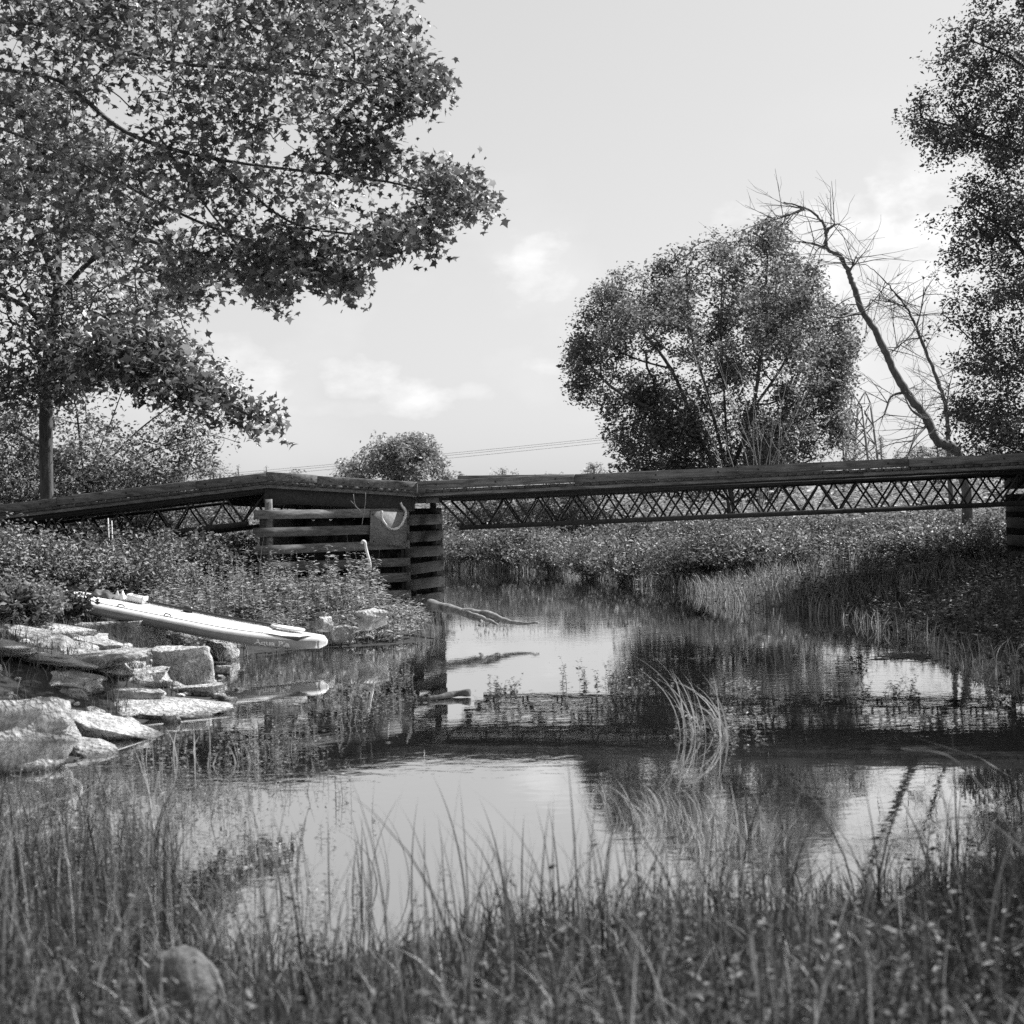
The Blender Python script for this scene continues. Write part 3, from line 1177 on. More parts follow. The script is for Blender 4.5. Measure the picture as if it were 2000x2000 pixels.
# --- maple behind the ramp, trunk in view
polyA = [(-200, 120), (90, 130), (170, 200), (330, 350), (390, 470), (402, 560), (370, 640), (330, 690), (240, 720), (150, 760), (60, 790), (0, 800), (-200, 800)]
polyA2 = [(180, 640), (330, 660), (400, 730), (480, 768), (535, 832), (505, 838), (430, 815), (330, 770), (250, 740), (150, 730)]
ta = np.concatenate([crown_clusters(polyA, 26.5, 2.6, 120, 10, .42, r_, 150, (1.2, 1, .6), 8), crown_targets(polyA2, 22.5, 1.2, 260, r_, -.3, .6, 60)])
bA = grounded(92, 28.0)
limbsA = [np.concatenate([[bA], limb([(90, 900, 28), (90, 800, 28), (97, 690, 28), (112, 560, 28), (118, 420, 28), (128, 250, 28), (150, 60, 28)])]),
          limb([(98, 690, 28), (160, 690, 26), (260, 700, 24), (380, 750, 22.8), (510, 825, 22.5)]),
          limb([(110, 580, 28), (190, 500, 27), (290, 470, 26), (370, 520, 25.5)]),
          limb([(112, 560, 28), (60, 430, 27.5), (0, 340, 27), (-100, 300, 27)]),
          limb([(118, 450, 28), (190, 330, 27), (260, 310, 26)]),
          limb([(100, 660, 28), (50, 600, 27.3), (-40, 560, 27)])]
maple2 = tree('maple_tree', 'maple with a straight dark trunk standing behind the left ramp', 'tree', bA, limbsA, ta, 11, .24, .108, M['maple'], M['bark'], 23, r0=.009, gamma=.42,
              tmpl=(MAPLE_V, MAPLE_T), droop=.1)

# --- the big round maple across the water
polyC = [(1117, 690), (1138, 625), (1130, 592), (1185, 560), (1245, 525), (1262, 518), (1308, 515), (1322, 485), (1350, 470), (1390, 470), (1402, 432), (1428, 426), (1445, 462), (1455, 500), (1462, 470),
         (1480, 432), (1520, 440), (1545, 480), (1556, 530), (1600, 535), (1640, 580), (1665, 655), (1650, 690), (1668, 720), (1655, 770), (1640, 800), (1645, 860), (1600, 930), (1500, 960), (1300, 960),
         (1210, 945), (1195, 890), (1190, 810), (1180, 775), (1145, 785), (1118, 750)]
DC = 62.0
tcn = np.concatenate([crown_clusters(polyC, DC, 4.6, 112, 20, .60, r_, 80, (.85, .85, 1.0), 14), crown_targets(polyC, DC, 3.2, 240, r_, -.1, .5, 120)])
bC = grounded(1430, DC)
limbsC = [np.concatenate([[bC], limb([(1428, 1000, DC), (1422, 900, DC), (1415, 780, DC), (1408, 640, DC), (1412, 520, DC)])])]
for pts in (((1425, 960), (1370, 860), (1310, 720), (1230, 620)), ((1424, 940), (1390, 800), (1350, 650), (1340, 520)), ((1425, 930), (1470, 800), (1490, 640), (1500, 490)),
            ((1426, 960), (1510, 850), (1560, 730), (1610, 620)), ((1372, 865), (1290, 810), (1200, 760), (1150, 710)), ((1310, 720), (1240, 700), (1160, 660)),
            ((1512, 850), (1580, 810), (1630, 770)), ((1470, 800), (1540, 690), (1550, 580)), ((1426, 980), (1340, 920), (1250, 880)), ((1427, 985), (1520, 930), (1600, 890))):
    limbsC.append(limb([(a, b, DC + 2.2 * math.sin(a * .7)) if i else (a, b, DC) for i, (a, b) in enumerate(pts)]))
maple3 = tree('maple_tree', 'big round-crowned maple with fanning stems across the water behind the bridge', 'tree', bC, limbsC, tcn, 40, .26, .15, M['far_leaf'], M['bark'], 24, r0=.011, gamma=.42)
# pale bare saplings in front of it
sp = empty('bare_sapling', grounded(1500, 52), 'pale bare sapling with upswept stems before the round maple', 'sapling')
r2 = np.random.default_rng(31)
G = Geo()
for k in range(14):
    x0 = 1490 + r2.normal() * 22
    x1 = x0 + r2.normal() * 85 - 10
    y1 = 660 + r2.random() * 150
    pts = limb([(x0, 1000, 52), (x0 + (x1 - x0) * .25, 900, 52), (x0 + (x1 - x0) * .65, (900 + y1) / 2, 52), (x1, y1, 52 + r2.normal())], 4)
    G.add(*tube_arrays(pts, np.linspace(.020, .005, len(pts)), 4, False))
    for q in range(4):
        i = int(r2.integers(4, len(pts) - 1))
        e = pts[i] + np.array([r2.normal() * .6, r2.normal() * .4, .5 + .5 * r2.random()])
        G.add(*tube_arrays(np.array([pts[i], (pts[i] + e) / 2 + r2.normal(size=3) * .04, e]), np.array([.009, .007, .004]), 3, False))
G.build('stem', M['pale_wood'], sp)


# --- dead leaning trees on the right
def dead_tree(label, base, spine, d, rad0, seed, ntw, lift, branches=()):
    r = np.random.default_rng(seed)
    root = empty('dead_tree', base, label, 'dead tree')
    pts = np.concatenate([[base], limb(spine, 7)])
    G = Geo()
    R = np.linspace(1, .10, len(pts)) ** .9 * rad0
    pts = pts + r.normal(size=pts.shape) * .012
    R = R * (1 + .06 * r.normal(size=len(R)).clip(-1.5, 1.5))
    G.add(*tube_arrays(pts, R, 8, True))
    G.build('trunk', M['deadwood'], root, True)
    G = Geo()
    subs = [pts[3:]]
    for b in branches:
        q = limb(b, 5)
        G.add(*tube_arrays(q, np.linspace(rad0 * .32, .012, len(q)), 5, False))
        subs.append(q)
        subs.append(q)
    for k in range(ntw):
        s = subs[int(r.integers(0, len(subs)))]
        i = int(r.integers(0 if len(s) < 20 else 4, len(s)))
        a = s[i]
        L = .5 + 1.1 * r.random()
        dr = unit(np.array([r.normal() * .8 + lift, r.normal() * .5, r.normal() * .5 + .08]))
        m1 = a + dr * L * .5 + np.array([0, 0, .06 * r.normal()])
        e = a + dr * L + np.array([0, 0, -.15 * L * r.random()])
        q = catmull([a, m1, e], 3)
        G.add(*tube_arrays(q, np.linspace(.015, .005, len(q)), 4, False))
        for j in range(int(r.integers(3, 8))):
            f = q[int(r.integers(1, len(q)))]
            d2 = unit(dr + r.normal(size=3) * .6)
            e2 = f + d2 * (.25 + .5 * r.random())
            G.add(*tube_arrays(np.array([f, (f + e2) / 2 + r.normal(size=3) * .03, e2]), np.array([.006, .005, .003]), 3, False))
    G.build('branches', M['deadwood'], root)['kind'] = 'stuff'
    return root


bD = grounded(1890, 38)
dead_tree('leaning dead tree with a thick crooked trunk and a bare top', bD, [(1888, 960, 38), (1868, 880, 38), (1832, 862, 38), (1808, 815, 38), (1770, 765, 38), (1735, 700, 38), (1712, 650, 38), (1685, 610, 38), (1668, 560, 38),
          (1655, 530, 38), (1640, 500, 38), (1615, 485, 38), (1612, 450, 38), (1600, 425, 38), (1570, 405, 38), (1530, 395, 38)], 38, .135, 41, 80, -.3,
          branches=(((1685, 612, 38), (1660, 615, 37.6), (1640, 620, 37.3), (1600, 612, 37.2)), ((1612, 485, 38), (1585, 475, 38), (1545, 470, 38.2)), ((1808, 820, 38), (1780, 800, 37.5), (1765, 770, 37.3)),
                    ((1810, 830, 38), (1785, 860, 37.4), (1770, 900, 37.2)), ((1615, 450, 38), (1628, 440, 38), (1635, 437, 38)), ((1655, 535, 38), (1665, 520, 38), (1672, 500, 38)), ((1570, 408, 38), (1540, 420, 38), (1515, 428, 38)),
                    ((1770, 765, 38), (1740, 775, 38), (1728, 810, 38))))
bD2 = grounded(1858, 42)
dead_tree('thinner dead tree leaning beside the thick dead trunk', bD2, [(1856, 960, 42), (1852, 860, 42), (1848, 800, 42), (1830, 740, 42), (1810, 690, 42), (1790, 640, 42), (1770, 600, 42), (1750, 575, 42), (1725, 545, 42), (1690, 515, 42)], 42, .075, 42, 85, -.1,
          branches=(((1790, 640, 42), (1800, 600, 42), (1805, 560, 42)), ((1770, 600, 42), (1740, 590, 42), (1700, 585, 42)), ((1848, 800, 42), (1852, 770, 42), (1856, 745, 42)), ((1800, 660, 42), (1770, 665, 42), (1740, 690, 42))))

# --- dense tree at the right edge; it shades the right bank
polyE = [(1965, -160), (1915, -10), (1885, 50), (1830, 42), (1815, 100), (1862, 165), (1790, 215), (1760, 228), (1800, 262), (1812, 312), (1885, 335), (1890, 380), (1822, 432), (1862, 440), (1880, 480), (1850, 500),
         (1835, 540), (1858, 585), (1808, 612), (1840, 640), (1835, 690), (1868, 760), (1872, 830), (1880, 905), (1990, 930), (2560, 930), (2560, -160)]
DE = 29.0
te = np.concatenate([crown_clusters(polyE, DE, 2.6, 290, 11, .32, r_, 250, (1.5, 1.0, .5), 24), crown_targets(polyE, DE, 2.2, 420, r_, -.2, .8, 250), crown_targets([(1930, 300), (2300, 200), (2500, 500), (2400, 900), (1900, 900), (1880, 700), (1900, 500)], DE, 2.6, 420, r_, -.1, .6, 200)])
vx = te[:, 0] / te[:, 1] * FPX + 1000
te = te[(vx < 2120) | (r_.random(len(te)) < .45)]            # outside the picture the crown can be thinner
bE = grounded(2140, DE)
limbsE = [np.concatenate([[bE], limb([(2140, 900, DE), (2120, 700, DE), (2130, 450, DE), (2100, 200, DE), (2080, -100, DE)])]),
          limb([(2120, 700, DE), (2050, 560, DE), (1960, 450, DE), (1890, 400, DE)]), limb([(2130, 450, DE), (2040, 330, DE), (1930, 270, DE), (1800, 230, DE)]),
          limb([(2125, 800, DE), (2020, 740, DE), (1930, 690, DE), (1850, 620, DE)]), limb([(2110, 250, DE), (2000, 130, DE), (1900, 80, DE)]),
          limb([(2130, 600, DE), (2230, 450, DE), (2350, 380, DE)]), limb([(2130, 850, DE), (2000, 850, DE), (1910, 800, DE)])]
tree('broadleaf_tree', 'dense dark tree filling the right edge of the picture', 'tree', bE, limbsE, te, 40, .15, .074, M['right_leaf'], M['bark'], 25, r0=.006, gamma=.42)

# --- a second tree stands just outside the picture on the right bank and shades it
polyF = [(2080, 100), (2300, -300), (2700, -250), (2850, 500), (2700, 880), (2200, 900), (2070, 600)]
DF = 22.8
tf = crown_targets(polyF, DF, 3.2, 1300, r_, -.3, .6, 200)
bF = grounded(2440, DF)
limbsF = [np.concatenate([[bF], limb([(2440, 900, DF), (2450, 600, DF), (2440, 0, DF)])]), limb([(2445, 700, DF), (2300, 560, DF), (2150, 500, DF)]), limb([(2452, 620, DF), (2600, 480, DF), (2750, 420, DF)])]
tree('broadleaf_tree', 'tree past the right edge of the picture that shades the right bank', 'tree', bF, limbsF, tf[::2], 26, .26, .16, M['right_leaf'], M['bark'], 27, r0=.006, gamma=.42)

for (lab, xg, yg, z0, z1, rr, sd) in (('tree past the right edge nearer the camera, shading the water edge', 9.6, 16.8, 2.6, 8.0, 2.3, 61), ('tree close by the camera past the right edge, shading the foreground grass', 6.9, 7.6, 2.8, 6.8, 2.2, 62)):
    rr_ = np.random.default_rng(sd)
    q = unit(rr_.normal(size=(620, 3))) * (rr_.random((620, 1)) ** .4) * np.array([rr, rr, (z1 - z0) / 2]) + np.array([xg, yg, (z0 + z1) / 2])
    g0 = (xg, yg, gh(xg, yg))
    tree('broadleaf_tree', lab, 'tree', g0, [catmull([g0, (xg, yg, z0), (xg + .1, yg, (z0 + z1) / 2), (xg, yg, z1 - .4)], 5)], q[::2], 24, .26, .16, M['right_leaf'], M['bark'], sd, r0=.006)

# --- tree in the middle distance and the far tree line
DM = 95.0
polyM = [(662, 935), (668, 900), (690, 880), (700, 862), (720, 860), (735, 868), (745, 850), (770, 843), (800, 845), (818, 855), (835, 862), (843, 880), (862, 905), (880, 920), (890, 960), (660, 960)]
tm = crown_clusters(polyM, DM, 2.6, 46, 8, .5, r_, 40)
bM = grounded(785, DM)
limbsM = [np.concatenate([[bM], limb([(785, 960, DM), (780, 900, DM), (778, 860, DM)])]), limb([(785, 950, DM), (730, 900, DM), (705, 880, DM)]), limb([(785, 950, DM), (830, 900, DM), (850, 900, DM)])]
tree('broadleaf_tree', 'round bushy tree beyond the water above the timber crib', 'tree', bM, limbsM, tm, 40, .34, .22, M['distant'], M['pale_wood'], 26, r0=.01, gamma=.42)


def small_tree(label, px0, px1, ytop, d, seed, cat='tree', name='distant_tree', pts=150, per=20, spiky=False, mat='distant', group=None, shape=None):
    r = np.random.default_rng(seed)
    w = px1 - px0
    cx = (px0 + px1) / 2
    yb = 1015 - (cx - 1000) * .0262
    h = yb - ytop
    if spiky:
        poly = [(cx, ytop), (cx + w * .16, ytop + h * .3), (cx + w * .32, ytop + h * .6), (cx + w * .5, yb), (cx - w * .5, yb), (cx - w * .32, ytop + h * .6), (cx - w * .16, ytop + h * .3)]
    else:
        poly = [(cx + w * .5 * math.cos(a) * (1 + .18 * math.sin(3 * a + seed)), ytop + h * .5 - h * .5 * math.sin(a) * (1 + .1 * math.sin(5 * a + seed * 2))) for a in np.linspace(0, 2 * math.pi, 18)[:-1]]
    s = d / FPX
    tg = crown_targets(poly, d, w * s * .35, pts, r, -.25, 1.2 / (w * s), w * .3)
    b = grounded(cx, d)
    lm = [np.concatenate([[b], limb([(cx, yb, d), (cx + w * .04, (yb + ytop) / 2, d), (cx, ytop + h * .12, d)])])]
    return tree(name, label, cat, b, lm, tg, per, w * s * .055, w * s * .04, M[mat], M['bark'], seed, r0=.012 * d / 60, gamma=.4, group=group)


FAR = [('far leafy tree just above the left ramp by the thicket', 360, 470, 893, 110, 0), ('small far pine top above the ramp, the one nearest the bridge corner', 495, 545, 896, 118, 1), ('far pine top above the ramp beside a leafy tree', 440, 490, 895, 118, 1),
       ('low far bushy tree over the bridge deck corner', 545, 655, 913, 112, 0), ('small far tree tip showing over the deck left of the big maple', 1115, 1205, 905, 115, 0), ('tiny far tree tip over the middle of the deck', 940, 1020, 912, 120, 0),
       ('far leafy tree behind the left legs of the lattice tower', 1600, 1690, 838, 105, 0), ('far pointed tree at the right leg of the lattice tower', 1690, 1750, 842, 108, 1), ('low far tree between the tower and the dead trunk', 1735, 1850, 872, 100, 0),
       ('far tree low behind the round maple near the dead trunk', 1780, 1880, 850, 92, 0), ('low far tree behind the deck right of the crib', 850, 960, 930, 105, 0), ('far bushy tree half hidden behind the deck, left of the small tips', 1010, 1120, 925, 105, 0),
       ('far bushy tree half hidden behind the left ramp', 250, 380, 885, 90, 0), ('far tree crown behind the left thicket', 80, 280, 850, 85, 0), ('far tree at the left edge behind the maple trunk', -120, 90, 840, 80, 0),
       ('low far tree under the deck behind the round maple', 1200, 1420, 915, 98, 0), ('far tree at the right edge behind the dense tree', 1880, 2080, 850, 90, 0)]
for i, (lab, a, b, y, d, spk) in enumerate(FAR):
    small_tree(lab, a, b, y, d, 100 + i, spiky=bool(spk), group='distant trees')


# ------------------------------------------------------------------ grass, weeds and shrubs
def blades(base, h, lean, w, r, seg=4, curl=1.0, az=None):
    """base (n,3), h, lean, w (n,): tapered, bent blades of grass"""
    n = len(base)
    a = r.random(n) * 2 * math.pi if az is None else az
    dirv = np.stack([np.cos(a), np.sin(a), np.zeros(n)], 1)
    f = r.random(n) * 2 * math.pi
    side = np.stack([np.cos(f), np.sin(f), np.zeros(n)], 1)
    rows = []
    for i in range(seg + 1):
        t = i / seg
        c = base + np.array([0, 0, 1]) * (h * (t - .22 * curl * (lean / np.maximum(h, 1e-6)) * t ** 3))[:, None] + dirv * (lean * t ** 2.2)[:, None]
        ww = (w * (1 - t ** 1.6) * .5)[:, None]
        if i < seg:
            rows += [c - side * ww, c + side * ww]
        else:
            rows += [c]
    V = np.stack(rows, 1)
    k = V.shape[1]
    T = []
    for i in range(seg - 1):
        A = 2 * i
        T += [(A, A + 1, A + 3), (A, A + 3, A + 2)]
    T += [(2 * seg - 2, 2 * seg - 1, 2 * seg)]
    T = np.array(T)[None] + (np.arange(n) * k)[:, None, None]
    return V.reshape(-1, 3), T.reshape(-1, 3)


def forbs(base, h, nl, ll, r, spread=.25, lw=1.0, start=.15, tmpl=LANCE_V, stem_w=.006, droop=.35):
    """leafy stems: a thin bent stem with leaves set round it"""
    n = len(base)
    a = r.random(n) * 2 * math.pi
    dirv = np.stack([np.cos(a), np.sin(a), np.zeros(n)], 1)
    lean = h * spread * r.random(n)
    G = Geo()
    st = base
    rows = []
    f = r.random(n) * 2 * math.pi
    side = np.stack([np.cos(f), np.sin(f), np.zeros(n)], 1)
    for i in range(4):
        t = i / 3
        c = st + np.array([0, 0, 1]) * (h * t)[:, None] + dirv * (lean * t * t)[:, None]
        rows += [c - side * stem_w * .5 * (1.1 - t), c + side * stem_w * .5 * (1.1 - t)]
    V = np.stack(rows, 1)
    T = []
    for i in range(3):
        A = 2 * i
        T += [(A, A + 1, A + 3), (A, A + 3, A + 2)]
    T = np.array(T)[None] + (np.arange(n) * 8)[:, None, None]
    G.add(V.reshape(-1, 3), T.reshape(-1, 3))
    t = start + (1 - start) * r.random((n, nl))
    c = st[:, None] + np.array([0, 0, 1]) * (h[:, None] * t)[..., None] + dirv[:, None] * (lean[:, None] * t * t)[..., None]
    az = r.random((n, nl)) * 2 * math.pi
    yd = np.stack([np.cos(az), np.sin(az), .55 - droop * 2 * r.random((n, nl))], -1).reshape(-1, 3)
    s = (ll * (.6 + .6 * r.random((n, nl))) * (1.15 - .55 * t)).ravel()
    sc = np.stack([s * lw, s, s], 1)
    V, T = instance(tmpl, KITE_T, c.reshape(-1, 3), frames(yd, np.array([[0, 0, 1.0]]) + .35 * r.normal(size=(len(yd), 3))), sc)
    G.add(V, T)
    return G.arrays()


def scatter(poly, n, r, zfun=True, water=None):
    """points on the ground inside a plan polygon; water: (lo, hi) keeps only where the ground lies between these heights"""
    p = sample_poly(np.asarray(poly, float), n, r)
    z = ground_h(p[:, 0], p[:, 1])
    if water is not None:
        k = (z > water[0]) & (z < water[1])
        p, z = p[k], z[k]
    return np.concatenate([p, np.maximum(z, -.6)[:, None]], 1)


def plan(pxs, z=0.0):
    return np.array([W(a, b, z)[:2] for a, b in pxs])


def stuff(name, G, mat, label=None):
    return tag(G.build(name, mat), label, None, None, 'stuff')


def clear_of_rock(p):
    """the round foreground boulder lies in a gap of the grass"""
    return p[~((np.abs(p[:, 0] + .2306 * p[:, 1]) < .036 * p[:, 1]) & (p[:, 1] < 5.3) & (p[:, 1] > 4.6))]


def patchy(p, s, thr, seed=0):
    return p[vnoise(p[:, 0], p[:, 1], s, seed) > thr]


rg = np.random.default_rng(77)

# --- near bank: grass standing along the water's edge in front of the camera
G = Geo()
near_poly = np.array([(-4.2, 3.2), (4.2, 3.2), (4.6, 8.2), (3.0, 7.6), (1.6, 6.9), (.6, 6.3), (-.2, 6.0), (-.65, 5.5), (-1.25, 5.6), (-1.5, 6.6), (-2.0, 8.2), (-2.6, 9.8), (-4.6, 10.2)])
p = clear_of_rock(scatter(near_poly, 12500, rg))
p[:, 2] = np.maximum(p[:, 2], -.25)
dw = np.clip(poly_sdf(p[:, :2], SHORE), -5, 5)
keep = rg.random(len(p)) < np.where(dw > -.3, 1.0, np.exp((dw + .3) * .9)) * np.where(p[:, 0] < -1.2, 1.0, .8)
p = p[keep]
p = p[vnoise(p[:, 0], p[:, 1], 2.6, 5) > np.where(p[:, 1] > 5.2, -.12, -.4)]
h = .20 + .42 * rg.random(len(p)) ** 1.7 + .12 * vnoise(p[:, 0], p[:, 1], 1.1, 2)
h = np.clip(h, .12, .8) * np.where(p[:, 1] < 4.6, .75, 1.0) * (1 + .45 * vnoise(p[:, 0], p[:, 1], 2.3, 12))
V, T = blades(p, h, h * (.08 + .5 * rg.random(len(p)) ** 2 + .8 * (rg.random(len(p)) < .15)), .004 + .008 * rg.random(len(p)) ** 2, rg)
G.add(V, T)
p = clear_of_rock(scatter(near_poly, 420, rg))
h = .55 + .35 * rg.random(len(p))
p[:, 2] = np.maximum(p[:, 2], -.25)
V, T = blades(p, h, h * (.1 + .5 * rg.random(len(p))), .008 + .004 * rg.random(len(p)), rg, 6)
G.add(V, T)
stuff('grass', G, M['near_grass'], 'rushes and grass growing thickly along the near water edge')
G = Geo()
p = scatter(np.array([(-3.4, 3.0), (3.4, 3.0), (4.6, 7.8), (2.4, 7.0), (0, 6.3), (-.8, 5.9), (-1.5, 6.3), (-3.8, 7.6)]), 14500, rg)
p = clear_of_rock(p)
h = .08 + .20 * rg.random(len(p)) ** 1.5
h *= 1 + .5 * vnoise(p[:, 0], p[:, 1], 3.1, 22)
V, T = blades(p, h, h * (.2 + .8 * rg.random(len(p))), .005 + .008 * rg.random(len(p)), rg)
G.add(V, T)
stuff('short_grass', G, M['near_grass'], 'short tangled grass low in the foreground')
G = Geo()
p = clear_of_rock(scatter(near_poly, 2400, rg))
p[:, 2] = np.maximum(p[:, 2], -.2)
p = p[(rg.random(len(p)) < .4) | (p[:, 0] < -.6) | (p[:, 1] < 5.2)]
p = patchy(p, 1.9, -.35, 15)
V, T = forbs(p, .12 + .36 * rg.random(len(p)) ** 1.5, 16, .052, rg, .3, 1.6)
G.add(V, T)
stuff('weeds', G, M['near_weed'], 'low leafy weeds mixed into the foreground grass')

# --- left foreground, between the rocks and the grass: weeds rising from shallow water
G = Geo()
p = scatter(plan([(-60, 1540), (180, 1520), (420, 1470), (620, 1440), (640, 1500), (760, 1640), (720, 1800), (500, 1830), (-60, 1780)]), 900, rg)
p[:, 2] = -.1
p = patchy(p, 2.6, .05, 4)
V, T = forbs(p, .16 + .22 * rg.random(len(p)), 14, .035, rg, .25, 1.4)
G.add(V, T)
p = scatter(plan([(440, 1430), (600, 1390), (660, 1320), (800, 1310), (820, 1380), (700, 1420), (600, 1500), (480, 1500)]), 420, rg)
p[:, 2] = -.06
p = patchy(p, 1.9, -.1, 8)
V, T = forbs(p, .10 + .20 * rg.random(len(p)), 14, .035, rg, .3, 1.4)
G.add(V, T)
stuff('water_weeds', G, M['bush_leaf'], 'leafy water weeds standing in the shallows before the rocks')

# --- left bank below the ramp and round the crib
G = Geo()
bank = np.array([(-.6, 19), (-.6, 24), (-1.2, 28), (-1.95, 25.6), (-4.3, 24.0), (-4.3, 27.5), (-12, 28.5), (-12, 13), (-5.2, 13), (-3.6, 17), (-2, 18.3)])
TX, TY, NX, NY = -6.0, 19.4, -2.3, 18.3       # the line of the paddleboard on the plan


def behind_board(p):
    t = np.clip((p[:, 0] - TX) / (NX - TX), 0, 1)
    return p[:, 1] - (TY + (NY - TY) * t)


p = scatter(bank, 6100, rg, water=(.02, 9))
bb = behind_board(p)
p = p[(bb > .45) | ((p[:, 0] < -5.4) & (rg.random(len(p)) < .5))]
bb = behind_board(p)
hh = .20 + .46 * rg.random(len(p)) ** 1.4 + .16 * vnoise(p[:, 0], p[:, 1], 1.5, 9)
hh = np.maximum(hh, .12)
hh = hh * np.where((p[:, 1] > 22.3) & (p[:, 0] > -4.6), 1.3, 1.0)
hh = hh * np.where(p[:, 0] > -2.1, .42, 1.0)
hh *= np.clip(.45 + bb * .16, .35, 1.1)
kk = vnoise(p[:, 0], p[:, 1], 1.1, 31)
for lo_, hi_, ll_, lw_, nl_ in ((-9, -.15, .08, 1.2, 27), (-.15, .3, .11, 1.7, 22), (.3, 9, .15, 1.1, 18)):
    k = (kk > lo_) & (kk <= hi_)
    V, T = forbs(p[k], hh[k], nl_, ll_, rg, .3, lw_)
    G.add(V, T)
stuff('bank_weeds', G, M['weed_leaf'], 'tall leafy weeds covering the left bank round the crib')
G = Geo()
k = rg.random(len(p)) < .06
V, T = blades(p[k], hh[k] * 1.5, hh[k] * .3 * rg.random(k.sum()), np.full(k.sum(), .009), rg)
G.add(V, T)
stuff('dry_stalks', G, M['sedge'], 'pale dry stalks rising from the weeds of the left bank')
G = Geo()
p = scatter(bank, 12000, rg, water=(.0, 9))
bb = behind_board(p)
h = (.16 + .32 * rg.random(len(p))) * np.clip(.45 + bb * .2, .3, 1.0)
V, T = blades(p, h, h * .5 * rg.random(len(p)), .008 + .006 * rg.random(len(p)), rg)
G.add(V, T)
p = scatter(np.array([(-7.5, 11), (-4.2, 11.5), (-3.2, 14), (-3.0, 17.5), (-5.5, 19), (-7.5, 19)]), 6000, rg, water=(.03, 9))
p = patchy(p, 1.7, -.45, 6)
h = .06 + .18 * rg.random(len(p))
V, T = blades(p, h, h * .6 * rg.random(len(p)), .007 + .005 * rg.random(len(p)), rg)
G.add(V, T)
stuff('bank_grass', G, M['grass'], 'fine grass between the weeds and rocks of the left bank')


def bush(label, x, y, rx, ry, h, nst, seed, mat='bush_leaf', ll=.09, nl=46, name='shrub', group=None, lw=1.6, z=None, cat='shrub'):
    r = np.random.default_rng(seed)
    b = (x, y, gh(x, y) if z is None else z)
    root = empty(name, b, label, cat, group)
    n = nst
    a = r.random(n) * 2 * math.pi
    q = np.sqrt(r.random(n))
    lump = 1 + .28 * np.sin(3 * a + seed) * q
    ex = x + rx * q * np.cos(a) * lump
    ey = y + ry * q * np.sin(a) * lump
    ez = b[2] + h * np.sqrt(np.clip(1 - (q * .93) ** 2, 0, 1)) * (.75 + .35 * r.random(n))
    st = np.stack([x + .12 * rx * r.normal(size=n), y + .12 * ry * r.normal(size=n), np.full(n, b[2] - .05)], 1)
    en = np.stack([ex, ey, ez], 1)
    G = Geo()
    mids = (st + en) / 2 + np.stack([.1 * rx * r.normal(size=n), .1 * ry * r.normal(size=n), .15 * h * r.random(n)], 1)
    for s, m_, e in zip(st, mids, en):
        G.add(*tube_arrays(np.array([s, m_, e]), np.array([.014, .009, .004]), 3, False))
    G.build('stems', M['bark'], root)
    t = (.35 + .7 * r.random((n, nl))[..., None])
    c = np.where(t < .5, st[:, None] + (mids - st)[:, None] * t * 2, mids[:, None] + (en - mids)[:, None] * (t * 2 - 1))
    c = c + r.normal(size=c.shape) * np.array([rx, ry, h]) * .075
    c = c.reshape(-1, 3)
    c[:, 2] = np.maximum(c[:, 2], b[2] + .02)
    s = ll * (.6 + .7 * r.random(len(c)))
    V, T = instance(KITE_V, KITE_T, c, rand_frames(len(c), .7, r), np.stack([s * lw * .6, s, s], 1))
    link('foliage', tri_mesh('foliage', V, T), root, M[mat])
    return root


# thickets behind and under the left ramp
for i, (px, d, rx, h, lab, mt, ll) in enumerate((
        (40, 31.0, 2.2, 2.6, 'tall leafy shrub behind the ramp at the left edge', 'bush_leaf', .10), (190, 30.5, 1.9, 2.4, 'tallest twiggy shrub behind the ramp beside the maple trunk', 'far_leaf', .09),
        (300, 31.0, 1.8, 2.0, 'shrub behind the ramp with arching twigs on its open side', 'far_leaf', .09), (-60, 29.5, 1.9, 2.4, 'pale shrub behind the ramp cut by the left edge of the picture', 'bush_leaf', .10),
        (400, 38, 2.2, 2.2, 'pale shrub behind the ramp near the bridge corner', 'bush_leaf', .11), (110, 29.0, 1.4, 1.6, 'low pale shrub at the foot of the maple trunk', 'bush_leaf', .10),
        (350, 24.0, 1.1, .95, 'dark leaved shrub under the ramp joist', 'bush_leaf', .085), (215, 21.8, 1.3, 1.03, 'leafy shrub below the ramp above the paddleboard', 'weed_leaf', .065), (60, 20.8, 1.4, 1.08, 'leafy shrub on the bank at the left edge below the ramp', 'weed_leaf', .065),
        (455, 25.4, .9, .9, 'shrub against the left side of the timber crib', 'bush_leaf', .10), (-10, 23.2, 1.2, 1.05, 'shrub swallowing the low end of the ramp', 'weed_leaf', .07), (75, 17.8, .7, .45, 'dark low shrub covering the tail of the paddleboard', 'dark_weed', .08),
        (20, 16.6, .7, .5, 'low shrub at the left edge beside the ledge rock', 'bush_leaf', .08))):
    q = P(px, 1000, d)
    bush(lab, q.x, d, rx, rx * .9, h, int(70 + 40 * rx), 300 + i, mt, ll, nl=40 if ll > .08 else 70, group='shrubs round the ramp')

